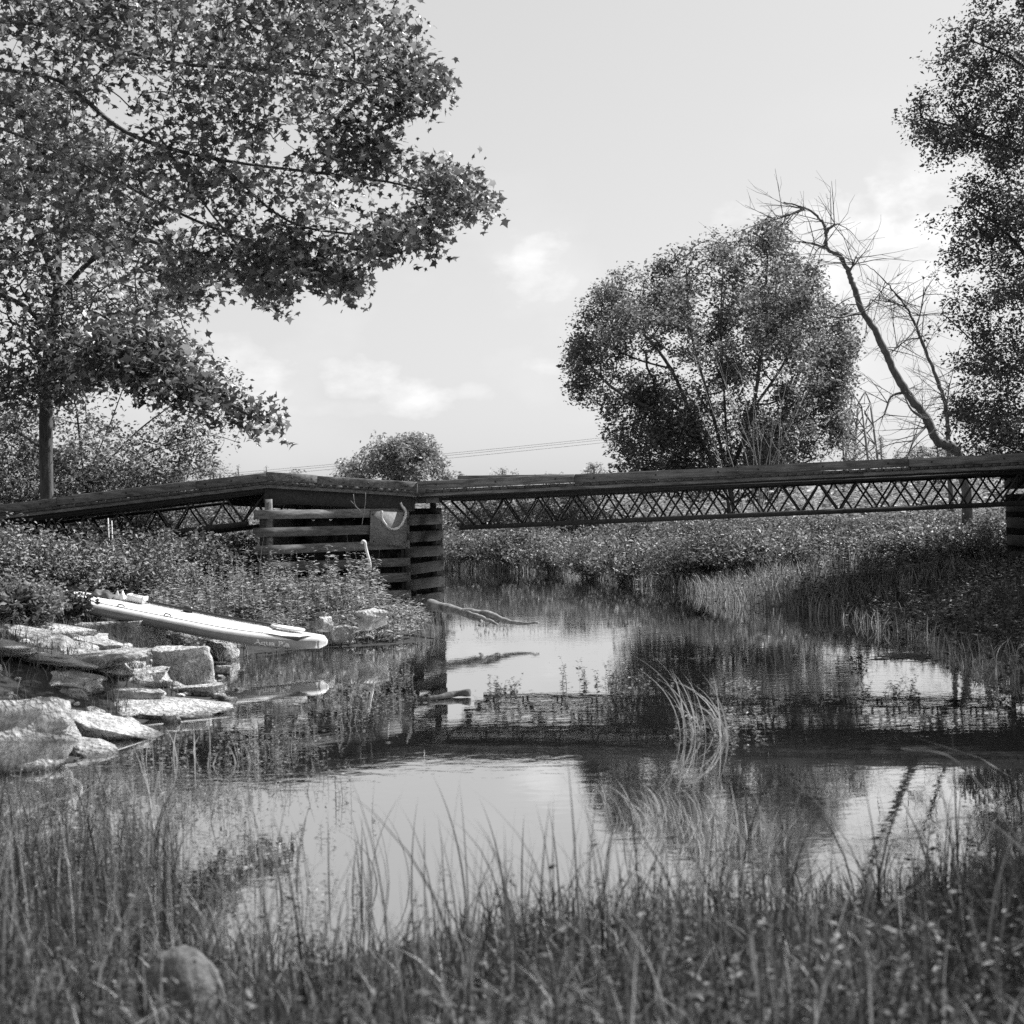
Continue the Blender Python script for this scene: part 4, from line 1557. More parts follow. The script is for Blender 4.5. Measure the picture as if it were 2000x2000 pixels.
# a twiggy small tree mass round the maple's foot
polyT = [(-120, 770), (20, 730), (110, 700), (200, 730), (290, 730), (360, 790), (410, 850), (400, 930), (300, 960), (-120, 960)]
tt = np.concatenate([crown_clusters(polyT, 30.5, 1.6, 80, 9, .34, r_, 80), crown_targets([(330, 760), (400, 700), (480, 700), (470, 860), (380, 900)], 30.5, .8, 26, r_, -9, 1, 60)])
bT = grounded(170, 30.5)
limbsT = [np.concatenate([[bT], limb([(170, 960, 30.5), (160, 900, 30.5), (150, 800, 30.5)])]), limb([(168, 950, 30.5), (260, 850, 30.5), (350, 780, 30.5), (430, 715, 30.5)]),
          limb([(168, 950, 30.5), (300, 880, 30.3), (400, 850, 30.2), (470, 865, 30.2)]), limb([(168, 950, 30.5), (60, 860, 30.5), (-40, 810, 30.5)]), limb([(165, 940, 30.5), (210, 840, 30), (240, 760, 30)])]
tree('small_tree', 'twiggy small tree behind the ramp with thin bare twigs reaching over the bridge corner', 'tree', bT, limbsT, tt, 24, .17, .085, M['bush_leaf'], M['bark'], 28, r0=.005, gamma=.4)

# far bank thicket: rounded shrubs one behind the other
THK = [(925, 52, 2.1, 1.3), (1010, 50, 2.2, 1.5), (1090, 47, 2.0, 1.4), (1160, 42, 1.7, 1.25), (1240, 39, 1.7, 1.3), (1330, 36, 1.6, 1.2), (1420, 35.5, 1.6, 1.15), (1510, 34, 1.6, .85), (1600, 32, 1.5, .7), (1690, 31.5, 1.5, .65),
       (1780, 31, 1.6, .65), (1870, 31, 1.6, .75), (1960, 30, 1.6, .9), (1280, 47, 2.4, 1.3), (1400, 45, 2.3, 1.15), (1520, 43, 2.2, 1.0), (1640, 41, 2.2, .9), (1760, 40, 2.1, .85), (1880, 39, 2.1, .9), (970, 60, 2.8, 2.0), (1110, 58, 2.8, 2.1)]
WHERE = ['just right of the crib', 'second from the crib', 'third from the crib', 'under the left third of the span', 'at the water under mid-span, left', 'at the water under mid-span, middle', 'at the water under mid-span, right',
         'behind the tall sedge, left one', 'behind the tall sedge, middle one', 'behind the tall sedge, right one', 'left of the right abutment', 'close to the right abutment', 'beside the right abutment',
         'left of three behind below the maple', 'middle of three behind below the maple', 'right of three behind below the maple', 'in the back row below the lattice tower',
         'in the back row below the dead trunk', 'in the back row near the right abutment', 'in the back row right of the crib', 'in the back row left of the round maple']
for i, (px, d, rx, h) in enumerate(THK):
    q = P(px, 1000, d)
    bush('rounded leafy shrub on the far bank ' + WHERE[i], q.x, d, rx, rx * .9, h, int(44 + 19 * rx), 400 + i, 'bush_leaf', (.05, .085, .07)[i % 3] + .0009 * d, nl=(90, 54, 66)[i % 3], group='shrubs along the far bank')
G = Geo()
p = scatter(np.array([(-30, 66), (30, 66), (34, 96), (-36, 96)]), 1500, rg)
V, T = forbs(p, 1.2 + 1.6 * rg.random(len(p)), 20, .42, rg, .3, 1.8)
G.add(V, T)
stuff('undergrowth', G, M['distant'], 'far scrub beyond the pond seen through the lattice joists')
# a distant wood closes the view
G = Geo()
p = scatter(np.array([(-140, 130), (140, 130), (160, 190), (-160, 190)]), 1700, rg)
hh = 2.6 + 2.0 * rg.random(len(p))
V, T = forbs(p, hh, 22, 1.3, rg, .35, 1.7)
G.add(V, T)
stuff('distant_woods', G, M['distant'], 'far wood closing the horizon beyond the pond')

# sedge and grass along the far and right banks
G = Geo()
edge = SHORE[10:22]
p = sample_poly(np.array([(-3, 38), (-3, 56), (3, 56), (6, 44), (9, 36), (13, 30), (13, 14), (6, 12.5), (4.2, 15), (4.2, 20), (3.2, 24), (1.5, 30), (0, 36)]), 42000, rg)
d = poly_sdf(p, SHORE)
k = (d > -.35) & (d < 3.0) & (rg.random(len(p)) < np.where(d < 1.4, 1, .45))
p, d = p[k], d[k]
z = ground_h(p[:, 0], p[:, 1])
b = np.concatenate([p, z[:, None]], 1)
h = (.22 + .30 * rg.random(len(p))) * np.where(p[:, 1] > 34, .9, 1.0) * np.where((p[:, 1] < 24), .7, 1.0)
dark = (p[:, 0] > 5.5) & (p[:, 1] < 24)  # blades here get the darker leaf colour that stands in for shade
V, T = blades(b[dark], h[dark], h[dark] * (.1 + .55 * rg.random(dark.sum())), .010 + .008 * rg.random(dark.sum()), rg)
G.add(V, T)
stuff('shade_toned_grass', G, M['shade_toned_weed'], 'grass darkened in colour for the shade of the right bank below the abutment')
G = Geo()
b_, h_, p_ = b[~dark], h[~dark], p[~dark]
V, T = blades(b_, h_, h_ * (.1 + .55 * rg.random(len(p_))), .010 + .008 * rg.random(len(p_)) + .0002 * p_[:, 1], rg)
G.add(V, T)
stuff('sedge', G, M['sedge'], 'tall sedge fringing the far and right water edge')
G = Geo()
k = rg.random(len(b)) < .12
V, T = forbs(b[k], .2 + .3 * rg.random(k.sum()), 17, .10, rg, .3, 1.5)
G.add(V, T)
stuff('shore_weeds', G, M['shade_toned_weed'], 'leafy weeds among the sedge of the far shore')
G = Geo()
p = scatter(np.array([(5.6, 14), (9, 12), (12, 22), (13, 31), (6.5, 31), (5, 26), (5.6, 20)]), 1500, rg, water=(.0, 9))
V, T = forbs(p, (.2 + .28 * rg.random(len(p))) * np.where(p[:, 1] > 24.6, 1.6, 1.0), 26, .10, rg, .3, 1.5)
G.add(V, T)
stuff('right_bank_weeds', G, M['shade_toned_weed'], 'leafy weeds coloured dark for shade on the bank by the right abutment')

# ------------------------------------------------------------------ rocks
def rock(label, px0, px1, py0, py1, seed, mat='rock', flat=1.0, yaw=0.0, sink=.25, name='rock', depth_ratio=.8, d=None, zb=None, ledge=True, smooth=False):
    """px0-px1, py0-py1: how it sits in the picture; it stands on the ground or in the shallows at its lowest row"""
    cx = (px0 + px1) / 2
    base = W(cx, py1) if d is None else P(cx, py1, d)
    d = base.y
    s = d / FPX
    w, h = (px1 - px0) * s, (py1 - py0) * s
    dep = w * depth_ratio
    V, T = ledge_arrays(seed, 4) if ledge else rock_arrays(seed, 4, 1.0, 2, .05)
    V = V / np.abs(V).max(0)
    c, sn = math.cos(yaw), math.sin(yaw)
    V = V @ np.array([[c, sn, 0], [-sn, c, 0], [0, 0, 1]])
    V = (V - V.min(0)) / (V.max(0) - V.min(0)) * 2 - 1
    hz = h / (1 + (1 - 2 * sink)) * 1.0
    V = V * np.array([w / 2, dep / 2, hz])
    z0 = base.z + h - hz
    V = V + np.array([base.x, base.y + dep / 2 * .8, z0])
    o = link(name, tri_mesh(name, V - np.array([base.x, base.y, base.z]), T, smooth), None, M[mat])
    o.location = base
    return tag(o, label, 'rock', 'rocks on the left shore')


rock('largest smooth pale rock filling the lower left edge of the shore', -110, 136, 1368, 1512, 1, 'rock', yaw=.4, depth_ratio=.75)
rock('thin pale slab lying at the water between the big pale rock and the ledges', 112, 236, 1398, 1440, 2, 'rock', yaw=-.3, sink=.15)
rock('blocky boulder with a dark shaded face under the paddleboard', 284, 416, 1264, 1348, 3, 'rock', yaw=.9, depth_ratio=.7)
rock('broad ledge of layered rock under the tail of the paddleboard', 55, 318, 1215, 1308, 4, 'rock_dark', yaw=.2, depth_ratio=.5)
rock('long low ledge rock stepping down to the water', 95, 330, 1310, 1370, 5, 'rock', yaw=.1, depth_ratio=.45)
rock('flat rock with a dark undercut front below the ledges', 175, 322, 1346, 1392, 6, 'rock', yaw=-.5, depth_ratio=.5)
rock('flat pointed rock reaching into the water before the boulder', 322, 440, 1338, 1364, 7, 'rock', yaw=.2, depth_ratio=.4)
rock('ledge rock rising behind the largest pale rock', -60, 190, 1315, 1400, 8, 'rock', yaw=-.2, depth_ratio=.6)
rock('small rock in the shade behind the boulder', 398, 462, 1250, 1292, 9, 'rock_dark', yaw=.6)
rock('peaked pale rock behind the nose of the paddleboard', 530, 600, 1204, 1250, 10, 'rock', yaw=.3)
rock('low rounded rock beside the peaked rock', 590, 640, 1222, 1254, 11, 'rock', yaw=.1)
rock('pale cracked rock at the water edge past the paddleboard nose', 628, 694, 1222, 1262, 12, 'rock', yaw=-.4)
rock('pale tilted slab among the weeds of the bank', 692, 760, 1190, 1222, 13, 'rock', yaw=.5, d=20.6)
rock('small rock left of the peaked rock behind the board', 500, 540, 1214, 1240, 14, 'rock_dark', yaw=.1)
rock('tiny flat stone at the water edge below the flat rocks', 310, 352, 1392, 1412, 15, 'rock', yaw=.1)
rock('pale stone on the bank just behind the peaked rock', 612, 652, 1205, 1228, 16, 'rock', yaw=.2, d=19.8)
rock('round blurred boulder low in the foreground grass', 248, 434, 1868, 2030, 17, 'boulder', yaw=.2, sink=.4, d=4.9, ledge=False, smooth=True)

rock('low ledge slab between the layered ledge and the blocky boulder', 205, 300, 1290, 1340, 21, 'rock', yaw=.5, depth_ratio=.6)
rock('narrow tilted ledge at the left edge above the largest pale rock', -40, 90, 1330, 1372, 22, 'rock', yaw=.3, depth_ratio=.5)
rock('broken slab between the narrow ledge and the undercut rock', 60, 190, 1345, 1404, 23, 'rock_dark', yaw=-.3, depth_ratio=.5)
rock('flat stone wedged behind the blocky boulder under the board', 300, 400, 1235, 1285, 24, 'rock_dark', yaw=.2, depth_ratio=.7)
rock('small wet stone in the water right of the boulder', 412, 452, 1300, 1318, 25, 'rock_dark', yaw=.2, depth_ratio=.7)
rg2 = np.random.default_rng(90)
# the bedrock shelf the loose rocks lie on: tilted slabs overlapping like steps
shelf = empty('bedrock_shelf', (-4.2, 13.5, 0), 'stepped shelf of tilted pale bedrock slabs along the left shore', 'bedrock')
for k in range(34):
    while True:
        sx, sy = -6.6 + 4.2 * rg2.random(), 10.6 + 7.2 * rg2.random()
        g_ = gh(sx, sy)
        if -.02 < g_ < .62 and 1000 + FPX * (sx + .35) / sy < 405:
            break
    V, T = ledge_arrays(200 + k % 9, 3)
    V = (V - V.min(0)) / (V.max(0) - V.min(0)) * 2 - 1
    sz = .30 + .42 * rg2.random()
    V = V * np.array([sz, sz * (.45 + .3 * rg2.random()), .04 + .06 * rg2.random()])
    Rm = np.array(Matrix.Rotation(rg2.normal() * .5 - .35, 3, 'Z') @ Matrix.Rotation(.10 + .07 * rg2.normal(), 3, 'Y') @ Matrix.Rotation(.08 * rg2.normal() + .06, 3, 'X'))
    V = V @ Rm.T + np.array([sx, sy, g_ + .03])
    link('slab', tri_mesh('slab', V, T), shelf, M['rock' if k % 3 else 'rock_dark'])
pz = scatter(np.array([(-6.5, 11), (-3.6, 11.2), (-2.9, 13.5), (-2.6, 16), (-3.0, 18), (-5.5, 18)]), 420, rg2, water=(-.12, .8))
tV, tT = rock_arrays(77, 2, .7, 9, .08)
pz = pz[:230]
V, T = instance(tV, tT, pz, frames(rg2.normal(size=(len(pz), 3)) * np.array([1, 1, .15]), np.array([[0, 0, 1.0]]) + .3 * rg2.normal(size=(len(pz), 3))), .03 + .10 * rg2.random(len(pz)) ** 2)
tag(link('rubble', tri_mesh('rubble', V, T), None, M['rock']), 'small broken stones strewn between the shore rocks', kind='stuff')

# ------------------------------------------------------------------ inflatable paddleboard
NOSE, TAIL = P(637, 1270, 18.2), P(100, 1163, 19.3)
BL = (NOSE - TAIL).length
bx = (NOSE - TAIL).normalized()
by0 = Vector((0, 0, 1)).cross(bx).normalized()          # away from the camera
bz0 = bx.cross(by0)
rollb = math.radians(-6)
by = (by0 * math.cos(rollb) + bz0 * math.sin(rollb)).normalized()
by = (Matrix.Rotation(math.radians(2.5), 3, bx) @ by0).normalized()
bz = bx.cross(by)
if by.y < 0:
    by, bz = -by, bz
board = empty('paddleboard', TAIL, 'white inflatable paddleboard resting on the rocks with its nose over the water', 'paddleboard')
HT = .080


def b_half(s):
    """half width along the board, s 0 tail .. 1 nose"""
    a = min(1.0, (s / .12)) if s < .12 else 1.0
    tail = math.sqrt(max(0, 1 - (1 - a) ** 2)) * .12 + .24 + .05 * min(1, s / .4) if s > 0 else .03
    body = .36 - .10 * max(0, (.35 - s) / .35) ** 2
    nose = math.sqrt(max(0.0, 1 - max(0, (s - .62) / .38) ** 2.3))
    return max(.02, min(body, tail + .08) * nose)


def b_pt(s, u, v, off=0.0):
    """u -1 near rail .. 1 far rail, v height; rocker lifts the nose"""
    rocker = .10 * max(0, (s - .6) / .4) ** 2
    return TAIL + bx * (s * BL) + by * u + bz * (v + rocker)


NS, NC = 48, 20
V = []
for i in range(NS + 1):
    s = i / NS
    s = s if 0 < s < 1 else (s + .0008 if s == 0 else .9995)
    w = b_half(s)
    ht = HT * min(1.0, (w / .12)) ** .5
    for k in range(NC):
        a = 2 * math.pi * k / NC
        ca, sa = math.cos(a), math.sin(a)
        u = (abs(ca) ** .35) * (1 if ca > 0 else -1)
        rr = min(HT, w)
        # a stadium section: flat deck, half-round rails
        flat = max(0.0, w - rr)
        uu = (flat if ca > 0 else -flat) * min(1, abs(ca) * 6) + rr * ca
        V.append(tuple(b_pt(s, uu, ht * sa)))
T = []
for i in range(NS):
    for k in range(NC):
        a, b = i * NC + k, i * NC + (k + 1) % NC
        T += [(a, b, b + NC), (a, b + NC, a + NC)]
V += [tuple(b_pt(0, 0, 0)), tuple(b_pt(1, 0, 0))]
for k in range(NC):
    T += [(len(V) - 2, (k + 1) % NC, k), (len(V) - 1, NS * NC + k, NS * NC + (k + 1) % NC)]
hull = link('hull', tri_mesh('hull', np.array(V), np.array(T), True), board, M['board_white'])


def rail_strip(name, s0, s1, a0, a1, mat, n=40, off=.003, side=-1):
    """a printed band running along the rail between two angles of its half-round"""
    V, T = [], []
    for i in range(n + 1):
        s = s0 + (s1 - s0) * i / n
        w = b_half(s)
        rr = min(HT, w)
        ht = HT * min(1.0, (w / .12)) ** .5
        for a in np.linspace(a0, a1, 5):
            ca, sa = math.cos(a), math.sin(a)
            V.append(tuple(b_pt(s, side * (max(0, w - rr) + (rr + off) * ca), (ht + off) * sa)))
    for i in range(n):
        for k in range(4):
            A = i * 5 + k
            T += [(A, A + 5, A + 6), (A, A + 6, A + 1)]
    return link(name, tri_mesh(name, np.array(V), np.array(T), True), board, mat)


rail_strip('rail_band', .06, .985, math.radians(22), math.radians(-58), M['board_grey'])
rail_strip('bottom_seam', .03, .985, math.radians(-60), math.radians(-72), M['black'], off=.006)


def deck_patch(name, s0, s1, wfun, z, mat, n=24):
    V, T = [], []
    for i in range(n + 1):
        s = s0 + (s1 - s0) * i / n
        lo, hi = wfun(s)
        for u in np.linspace(lo, hi, 5):
            V.append(tuple(b_pt(s, u, HT + z)))
    for i in range(n):
        for k in range(4):
            A = i * 5 + k
            T += [(A, A + 1, A + 6), (A, A + 6, A + 5)]
    return link(name, tri_mesh(name, np.array(V), np.array(T)), board, mat)


deck_patch('deck_pad', .10, .80, lambda s: (-(b_half(s) - .10), b_half(s) - .10), .006, M['board_pad'])
# dark chevron near the nose, running down over the rail
def chev_lo(s):
    return 84 - 66 * max(0.0, (s - .80) / .125) if s < .925 else 18 + 70 * min(1.0, (s - .925) / .035)


V, T = [], []
for i in range(33):
    s = .80 + .16 * i / 32
    w = b_half(s)
    rr = min(HT, w)
    ht = HT * min(1.0, (w / .12)) ** .5
    lo = chev_lo(s)
    for a in np.linspace(lo, min(100, lo + 16 + 26 * max(0, 1 - abs(s - .92) / .05)), 5):
        ca, sa = math.cos(math.radians(a)), math.sin(math.radians(a))
        V.append(tuple(b_pt(s, -(max(0, w - rr) + (rr + .006) * ca), (ht + .006) * sa)))
for i in range(32):
    for k in range(4):
        A = i * 5 + k
        T += [(A, A + 5, A + 6), (A, A + 6, A + 1)]
link('nose_chevron', tri_mesh('nose_chevron', np.array(V), np.array(T), True), board, M['black'])
for s in (.30, .47):
    c = b_pt(s, -(b_half(s) - .12), HT + .012)
    V, T = tube_arrays([tuple(c - bx * .05), tuple(c + bz * .02 - bx * .03), tuple(c + bz * .02 + bx * .03), tuple(c + bx * .05)], .010, 6)
    link('deck_ring', tri_mesh('deck_ring', V, T), board, M['steel_pale'])
# lettering on the rail
fc = bpy.data.curves.new('lettering', 'FONT')
fc.body = 'Aqua Pla'
fc.size = .125
fc.offset = .004
fc.extrude = 0.0
fo = bpy.data.objects.new('lettering_source', fc)
COL.objects.link(fo)
dg = bpy.context.evaluated_depsgraph_get()
tm_ = bpy.data.meshes.new_from_object(fo.evaluated_get(dg))
bpy.data.objects.remove(fo)
S0 = 1 - (637 - 528) / 525.0
for v in tm_.vertices:
    s = S0 + v.co.x * 1.0 / BL
    w = b_half(s)
    rr = min(HT, w)
    a = math.radians(-36) + v.co.y / HT * .72
    ca, sa = math.cos(a), math.sin(a)
    v.co = b_pt(s, -(max(0, w - rr) + (rr + .007) * ca), (HT + .007) * sa)
link('lettering', tm_, board, M['letter'])

# paddle lying along the board
pd = empty('paddle', b_pt(.5, .2, HT), 'black shafted paddle lying along the paddleboard', 'paddle')
zp = HT + .03
pts = [b_pt(s, .24, zp + .01) for s in np.linspace(.20, .80, 8)]
V, T = tube_arrays([tuple(p) for p in pts], .016, 8)
link('shaft', tri_mesh('shaft', V, T, True), pd, M['black'])
c = b_pt(.475, .24, zp + .01)
V, T = tube_arrays([tuple(c - bx * .07), tuple(c - bx * .05), tuple(c + bx * .05), tuple(c + bx * .07)], np.array([.018, .045, .045, .018]), 10)
link('clamp', tri_mesh('clamp', V, T, True), pd, M['black'])
bl = []
for s, wd in ((.78, .02), (.80, .07), (.84, .09), (.88, .085), (.905, .05), (.91, .02)):
    for u in (-1, 1):
        bl.append(tuple(b_pt(s, .20 + u * wd - (s - .78) * .9, zp + .004 * u)))
T = []
for i in range(5):
    T += [(2 * i, 2 * i + 1, 2 * i + 3), (2 * i, 2 * i + 3, 2 * i + 2)]
ob = link('blade', tri_mesh('blade', np.array(bl), np.array(T)), pd, M['board_pad'])
md = ob.modifiers.new('solid', 'SOLIDIFY')
md.thickness = .012
# pale handle box and folded cloth near the tail
hb = b_pt(.29, .20, HT + .06)
V, T = beam_arrays(hb - bx * .11, hb + bx * .11, .09, .07, bz)
hx = empty('white_box', hb, 'small open white box lying on the paddleboard by the paddle', 'box')
for (q, w_, h_) in ((by * .05, .012, .075), (by * -.05, .012, .075)):
    link('side', tri_mesh('side', *beam_arrays(hb - bx * .11 + q, hb + bx * .11 + q, w_, h_, bz)), hx, M['white_plastic'])
for e in (-.115, .115):
    link('end', tri_mesh('end', *beam_arrays(hb + bx * (e - .01), hb + bx * (e + .01), .125, .09, bz)), hx, M['white_plastic'])
link('bottom', tri_mesh('bottom', *beam_arrays(hb - bx * .104 - bz * .03, hb + bx * .104 - bz * .03, .086, .012, bz)), hx, M['white_plastic'])


def cloth(label, s, u, w, h, seed, mat, name='folded_cloth'):
    r = np.random.default_rng(seed)
    n = 14
    V, T = [], []
    for i in range(n):
        for j in range(n):
            a, b = i / (n - 1) * 2 - 1, j / (n - 1) * 2 - 1
            e = max(0.0, 1 - max(abs(a), abs(b)) ** 4)
            z = h * e * (.6 + .6 * mnoise.noise(Vector((a * 1.7 + seed, b * 1.3, seed))) + .25 * math.sin(a * 7 + 2 * b))
            p = b_pt(s, u, HT + .012 + max(0, z)) + bx * a * w * (1 + .1 * mnoise.noise(Vector((b * 3, seed, a)))) + by * b * w * .6
            V.append(tuple(p))
    for i in range(n - 1):
        for j in range(n - 1):
            A = i * n + j
            T += [(A, A + n, A + n + 1), (A, A + n + 1, A + 1)]
    o = link(name, tri_mesh(name, np.array(V), np.array(T), True), None, mat)
    md = o.modifiers.new('solid', 'SOLIDIFY')
    md.thickness = .01
    return tag(o, label, 'cloth')


cloth('crumpled dark cloth heaped on the tail end of the paddleboard', .17, .16, .17, .10, 5, M['mid_grey'])
cloth('pale folded cloth beside the dark one on the paddleboard', .232, .18, .09, .12, 9, M['board_pad'])
# rope from the board to the rocks
rp = [P(636, 1268, 18.2), P(640, 1285, 18.2)]

# ------------------------------------------------------------------ driftwood, logs and plants in the water
dw = empty('driftwood_branch', W(900, 1215), 'forked bare driftwood branch reaching from the bank into the water', 'driftwood')
for (pts, r0_, r1_) in (([(838, 1180, 22.2), (870, 1188, 22.0), (910, 1196, 21.8), (955, 1200, 21.6), (985, 1212, 21.5), (1010, 1217, 21.4), (1052, 1217, 21.3)], .085, .018),
                        ([(905, 1195, 21.8), (930, 1203, 21.6), (955, 1212, 21.5), (972, 1220, 21.4)], .045, .02), ([(880, 1192, 22.0), (920, 1206, 21.7), (940, 1213, 21.5), (936, 1222, 21.4)], .04, .015),
                        ([(915, 1198, 21.8), (945, 1206, 21.6), (975, 1216, 21.5)], .04, .02)):
    q = catmull([tuple(P(*p)) for p in pts], 5)
    n = len(q)
    q = q + np.array([[.02 * mnoise.noise(Vector((i * .5, pts[0][0], 0))), 0, .02 * mnoise.noise(Vector((i * .6, 3, pts[0][0])))] for i in range(n)])
    V, T = tube_arrays(q, np.linspace(r0_, r1_, n) * (1 + .12 * np.sin(np.arange(n) * 1.3)), 9)
    link('limb', tri_mesh('limb', V, T, True), dw, M['drift'])
lg = [W(835, 1368), W(860, 1366), W(890, 1362), W(918, 1362)]
V, T = tube_arrays(catmull([(p.x, p.y, .015 + .03 * i / 3) for i, p in enumerate(lg)], 5), np.array([.022 + .014 * (i / 15) for i in range(16)]) * (1 + .12 * np.sin(np.arange(16))), 9)
tag(link('floating_log', tri_mesh('floating_log', V, T, True), None, M['bark']), 'short mossy log floating before the crib reflection', 'log')

# the big sedge tuft in mid water and the small ones
def tuft(label, px, py, hgt, n, seed, spread=.5, w=.014, name='sedge_tuft', az=None, mat='sedge', lean=(.3, .9), rad=.12, cat='sedge'):
    r = np.random.default_rng(seed)
    c = W(px, py)
    root = empty(name, c, label, cat)
    b = np.stack([c.x + r.normal(size=n) * rad, c.y + r.normal(size=n) * rad, np.full(n, -.06)], 1)
    h = hgt * (.5 + .55 * r.random(n))
    a = None if az is None else az + r.normal(size=n) * .5
    V, T = blades(b, h, h * (lean[0] + (lean[1] - lean[0]) * r.random(n)), np.full(n, w) * (.7 + .5 * r.random(n)), r, 8, 1.2, a)
    if n > 60:
        link('blades', tri_mesh('blades', V, T), root, M[mat])['kind'] = 'stuff'
    else:
        kv, kt = len(V) // n, len(T) // n
        for j in range(n):
            link('blade', tri_mesh('blade', V[j * kv:(j + 1) * kv], T[:kt]), root, M[mat])
    return root, r


t1, r1 = tuft('tall arching sedge tuft standing alone in mid water, its left half', 1345, 1432, .80, 11, 501, rad=.07, az=math.radians(165), lean=(.15, .6), w=.016)
t2, r1 = tuft('tall arching sedge tuft in mid water, right half with bent blades', 1420, 1438, .66, 12, 502, rad=.08, az=math.radians(165), lean=(.2, .9), w=.016)
t3, r1 = tuft('low pale sedge clump leaning left in front of the tall tuft', 1300, 1600, .30, 90, 503, rad=.16, az=math.radians(150), lean=(.2, .7), w=.007)
tuft('low sedge clump beside the grass in front of the dark reflection', 1370, 1640, .30, 110, 504, rad=.2, lean=(.2, .6), w=.007)
tuft('thin pale sedge sprouting by the shaded right bank', 1850, 1240, .42, 12, 505, rad=.05, az=math.radians(140), w=.012)
tuft('bent reeds standing in front of the low rocks', 345, 1480, .40, 7, 506, rad=.22, w=.016, lean=(.05, .5), name='reed_clump', cat='reed')
tuft('pair of broad reeds standing in the dark reflection', 420, 1495, .40, 6, 507, rad=.10, w=.016, lean=(.05, .4), name='reed_clump', cat='reed')
for i, (px, py, h, n, x) in enumerate(((905, 1800, .85, 9, .2), (690, 1760, .60, 12, .15), (1015, 1770, .62, 8, .2), (1180, 1790, .50, 10, .25), (560, 1740, .7, 8, .2), (1720, 1830, .55, 9, .3), (1830, 1850, .5, 9, .3), (760, 1730, .7, 4, .1))):
    tuft(['dark upright rush clump rising tallest in the foreground middle', 'thin rush clump against the bright water left of the tallest rushes', 'rush clump right of the tallest rushes', 'short rush clump before the bright reflection',
          'rush clump at the edge of the left foreground weeds', 'drooping grass clump in the right foreground', 'drooping grass clump farthest into the right foreground corner', 'few long bent blades beside the tallest rushes'][i],
         px, py, h, n, 520 + i, rad=x * .7, w=.011, lean=(.05, .35) if i < 5 else (.3, .9), name='rush_clump', mat='grass', cat='rush')
# long blurred blades that arch in from the right corner
ab = empty('arching_blade', W(2080, 1750), 'long out of focus grass blades arching in from the right edge', 'grass blade')
for pts in (((2090, 1760, 5.6), (1990, 1640, 5.6), (1920, 1540, 5.7), (1850, 1475, 5.8), (1760, 1462, 5.9)), ((2080, 1720, 5.2), (2000, 1660, 5.2), (1930, 1605, 5.3), (1850, 1600, 5.3), (1760, 1640, 5.4))):
    q = catmull([tuple(P(*p)) for p in pts], 5)
    n = len(q)
    V = []
    for i in range(n):
        w_ = .009 * (1 - i / n) + .002
        V += [tuple(q[i] + np.array([0, 0, w_ / 2])), tuple(q[i] - np.array([0, .3 * w_, w_ / 2]))]
    T = []
    for i in range(n - 1):
        T += [(2 * i, 2 * i + 1, 2 * i + 3), (2 * i, 2 * i + 3, 2 * i + 2)]
    link('blade', tri_mesh('blade', np.array(V), np.array(T)), ab, M['sedge'])


def waterweed(label, px, py, n, rad, h, seed, ll=.035, ry=None, mat='dark_weed'):
    r = np.random.default_rng(seed)
    c = W(px, py)
    b = np.stack([c.x + r.normal(size=n) * rad, c.y + r.normal(size=n) * (ry or rad), np.full(n, -.04)], 1)
    V, T = forbs(b, (1.5 * h * (.5 + .6 * r.random(n))), 22, ll * 1.45, r, .5, 1.6)
    o = link('water_plant', tri_mesh('water_plant', V - np.array(c), T), None, M[mat])
    o.location = c
    return tag(o, label, 'water plant', 'small plants standing in the water')


waterweed('dark bushy water plant standing in the bright water at right', 1675, 1300, 18, .06, .30, 601)
waterweed('leafy water plant with low sprays, in front of the dark bushy one', 1755, 1362, 14, .10, .16, 602)
waterweed('small leafy water plant beside the low spray plant', 1695, 1358, 7, .05, .14, 603)
waterweed('water plant in the shade by the right edge', 1935, 1365, 14, .12, .16, 604)
waterweed('flat round water plant in the bright water near the crib reflection', 985, 1352, 16, .11, .14, 605)
waterweed('leftmost thin upright water plant of a short row', 1098, 1340, 3, .03, .26, 606)
waterweed('thin upright water plant second in the short row', 1145, 1342, 6, .06, .24, 607)
waterweed('clustered water plant at the right end of the short row', 1195, 1335, 12, .10, .18, 608)
waterweed('low water plant between the short row and the tall sedge', 1250, 1335, 10, .10, .12, 609)
waterweed('leafy plants round the foot of the tall sedge tuft', 1395, 1425, 34, .20, .15, 610, mat='bush_leaf')
waterweed('pale leafy plant right of the tall sedge tuft', 1430, 1345, 16, .13, .11, 611, mat='bush_leaf')
waterweed('small dark water plant before the far reflections', 1480, 1284, 10, .12, .14, 612)
waterweed('pale curling water plant in the shade at the right edge', 1930, 1325, 8, .05, .18, 613, mat='sedge')
# floating leaves and scum gathered near the plants and shores
rf = np.random.default_rng(640)
fl = []
for (px, py, n_, sx_, sy_) in ((1470, 1283, 90, .9, .05), (700, 1370, 90, .6, .4), (560, 1440, 90, .5, .4), (1230, 1340, 40, .4, .15), (985, 1355, 30, .2, .2), (250, 1480, 60, .5, .3), (1700, 1360, 40, .4, .2), (900, 1250, 30, .3, .5),
                               (1000, 1120, 120, 1.6, .8), (1350, 1170, 80, 1.0, .5)):
    c = W(px, py)
    fl.append(np.stack([c.x + rf.normal(size=n_) * sx_, c.y + rf.normal(size=n_) * sy_, np.full(n_, .005)], 1))
fl = np.concatenate(fl)
a = rf.random(len(fl)) * 2 * math.pi
V, T = instance(KITE_V * np.array([1, 1, .15]), KITE_T, fl, frames(np.stack([np.cos(a), np.sin(a), np.zeros(len(fl))], 1), np.tile([[0, 0, 1.0]], (len(fl), 1))), .025 + .04 * rf.random(len(fl)))
tag(link('floating_leaves', tri_mesh('floating_leaves', V, T), None, M['bush_leaf']), 'fallen leaves and scum floating in patches on the pond', kind='stuff')
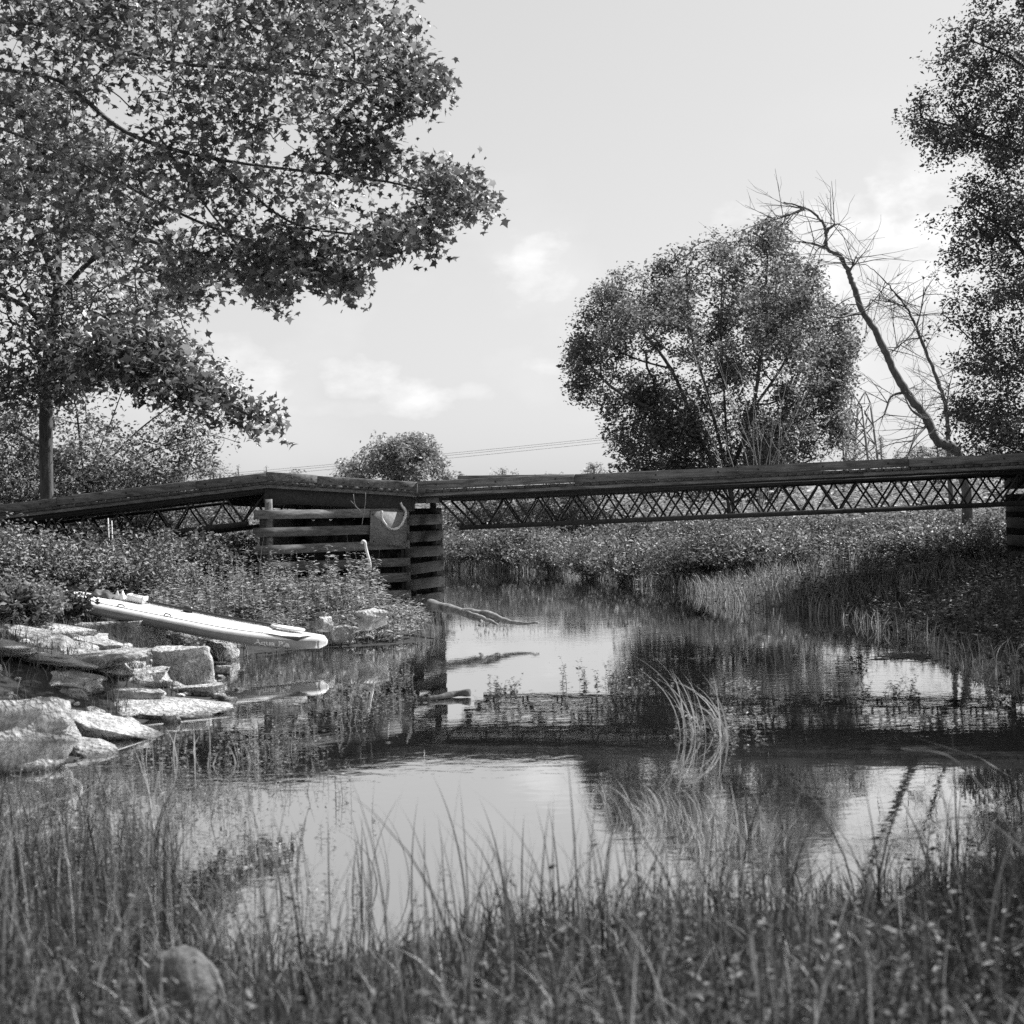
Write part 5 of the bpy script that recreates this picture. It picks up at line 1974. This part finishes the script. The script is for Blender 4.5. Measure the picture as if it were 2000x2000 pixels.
# floating mat of twigs
r = np.random.default_rng(620)
G = Geo()
c = W(1765, 1284)
for k in range(60):
    a = r.normal() * .25
    q = np.array([c.x + r.normal() * .14, c.y + r.normal() * .22, .006 + .012 * r.random()])
    dlt = np.array([math.cos(a), math.sin(a), .02 * r.normal()]) * (.06 + .08 * r.random())
    G.add(*tube_arrays(np.array([q - dlt, q, q + dlt]), .004, 3, False))
tag(G.build('twig_mat', M['dark_weed']), 'floating raft of thin twigs in the bright water at right', 'twigs')

# ------------------------------------------------------------------ lattice tower and wires
DT = 150.0
tw = empty('lattice_tower', grounded(1684, DT), 'slender steel lattice power tower behind the bridge', 'lattice tower')
corner_top = [P(1661, 797, DT - 1), P(1676, 789, DT + 1), P(1700, 788, DT + 1), P(1684, 796, DT - 1)]
corner_bot = [P(1640, 1012, DT - 2), P(1660, 1010, DT + 2), P(1728, 1008, DT + 2), P(1708, 1012, DT - 2)]
levels = 6
RT = .15


def bar(a, b, r, nm='brace', m='steel_pale'):
    link(nm, tri_mesh(nm, *tube_arrays([tuple(a), tuple(b)], r, 4)), tw, M[m])


for a, b in zip(corner_top, corner_bot):
    bar(a, b, RT, 'leg')
for k in range(4):
    a0, b0, a1, b1 = corner_top[k], corner_bot[k], corner_top[(k + 1) % 4], corner_bot[(k + 1) % 4]
    for i in range(levels):
        t0, t1 = (i / levels) ** .9, ((i + 1) / levels) ** .9
        bar(lerp(a0, b0, t0), lerp(a1, b1, t1), .07)
        bar(lerp(a1, b1, t0), lerp(a0, b0, t1), .07)
        bar(lerp(a0, b0, t0), lerp(a1, b1, t0), .05)
for (i, j, ap) in ((1, 2, P(1690, 764, DT + 1)), (0, 3, P(1666, 768, DT - 1))):
    bar(corner_top[i], ap, .08, 'peak')
    bar(corner_top[j], ap, .08, 'peak')
    bar(lerp(corner_top[i], corner_top[j], .5), ap, .035)
for k, (ya, yb) in enumerate(((907, 846), (911, 850), (916, 856))):
    a, b = P(-300, ya + 73, 150), P(1665, yb - 46 - 0, 150)
    pts = []
    for i in range(25):
        t = i / 24
        q = lerp(a, b, t)
        q.z -= 1.2 * 4 * t * (1 - t) * .6
        pts.append(tuple(q))
    V, T = tube_arrays(pts, .018, 3)
    tag(link('power_line', tri_mesh('power_line', V, T), None, M['steel']), ['topmost thin power line sagging across the sky behind the bridge', 'middle of three thin power lines behind the bridge', 'lowest of three thin power lines behind the bridge'][k], 'power line', 'power lines')
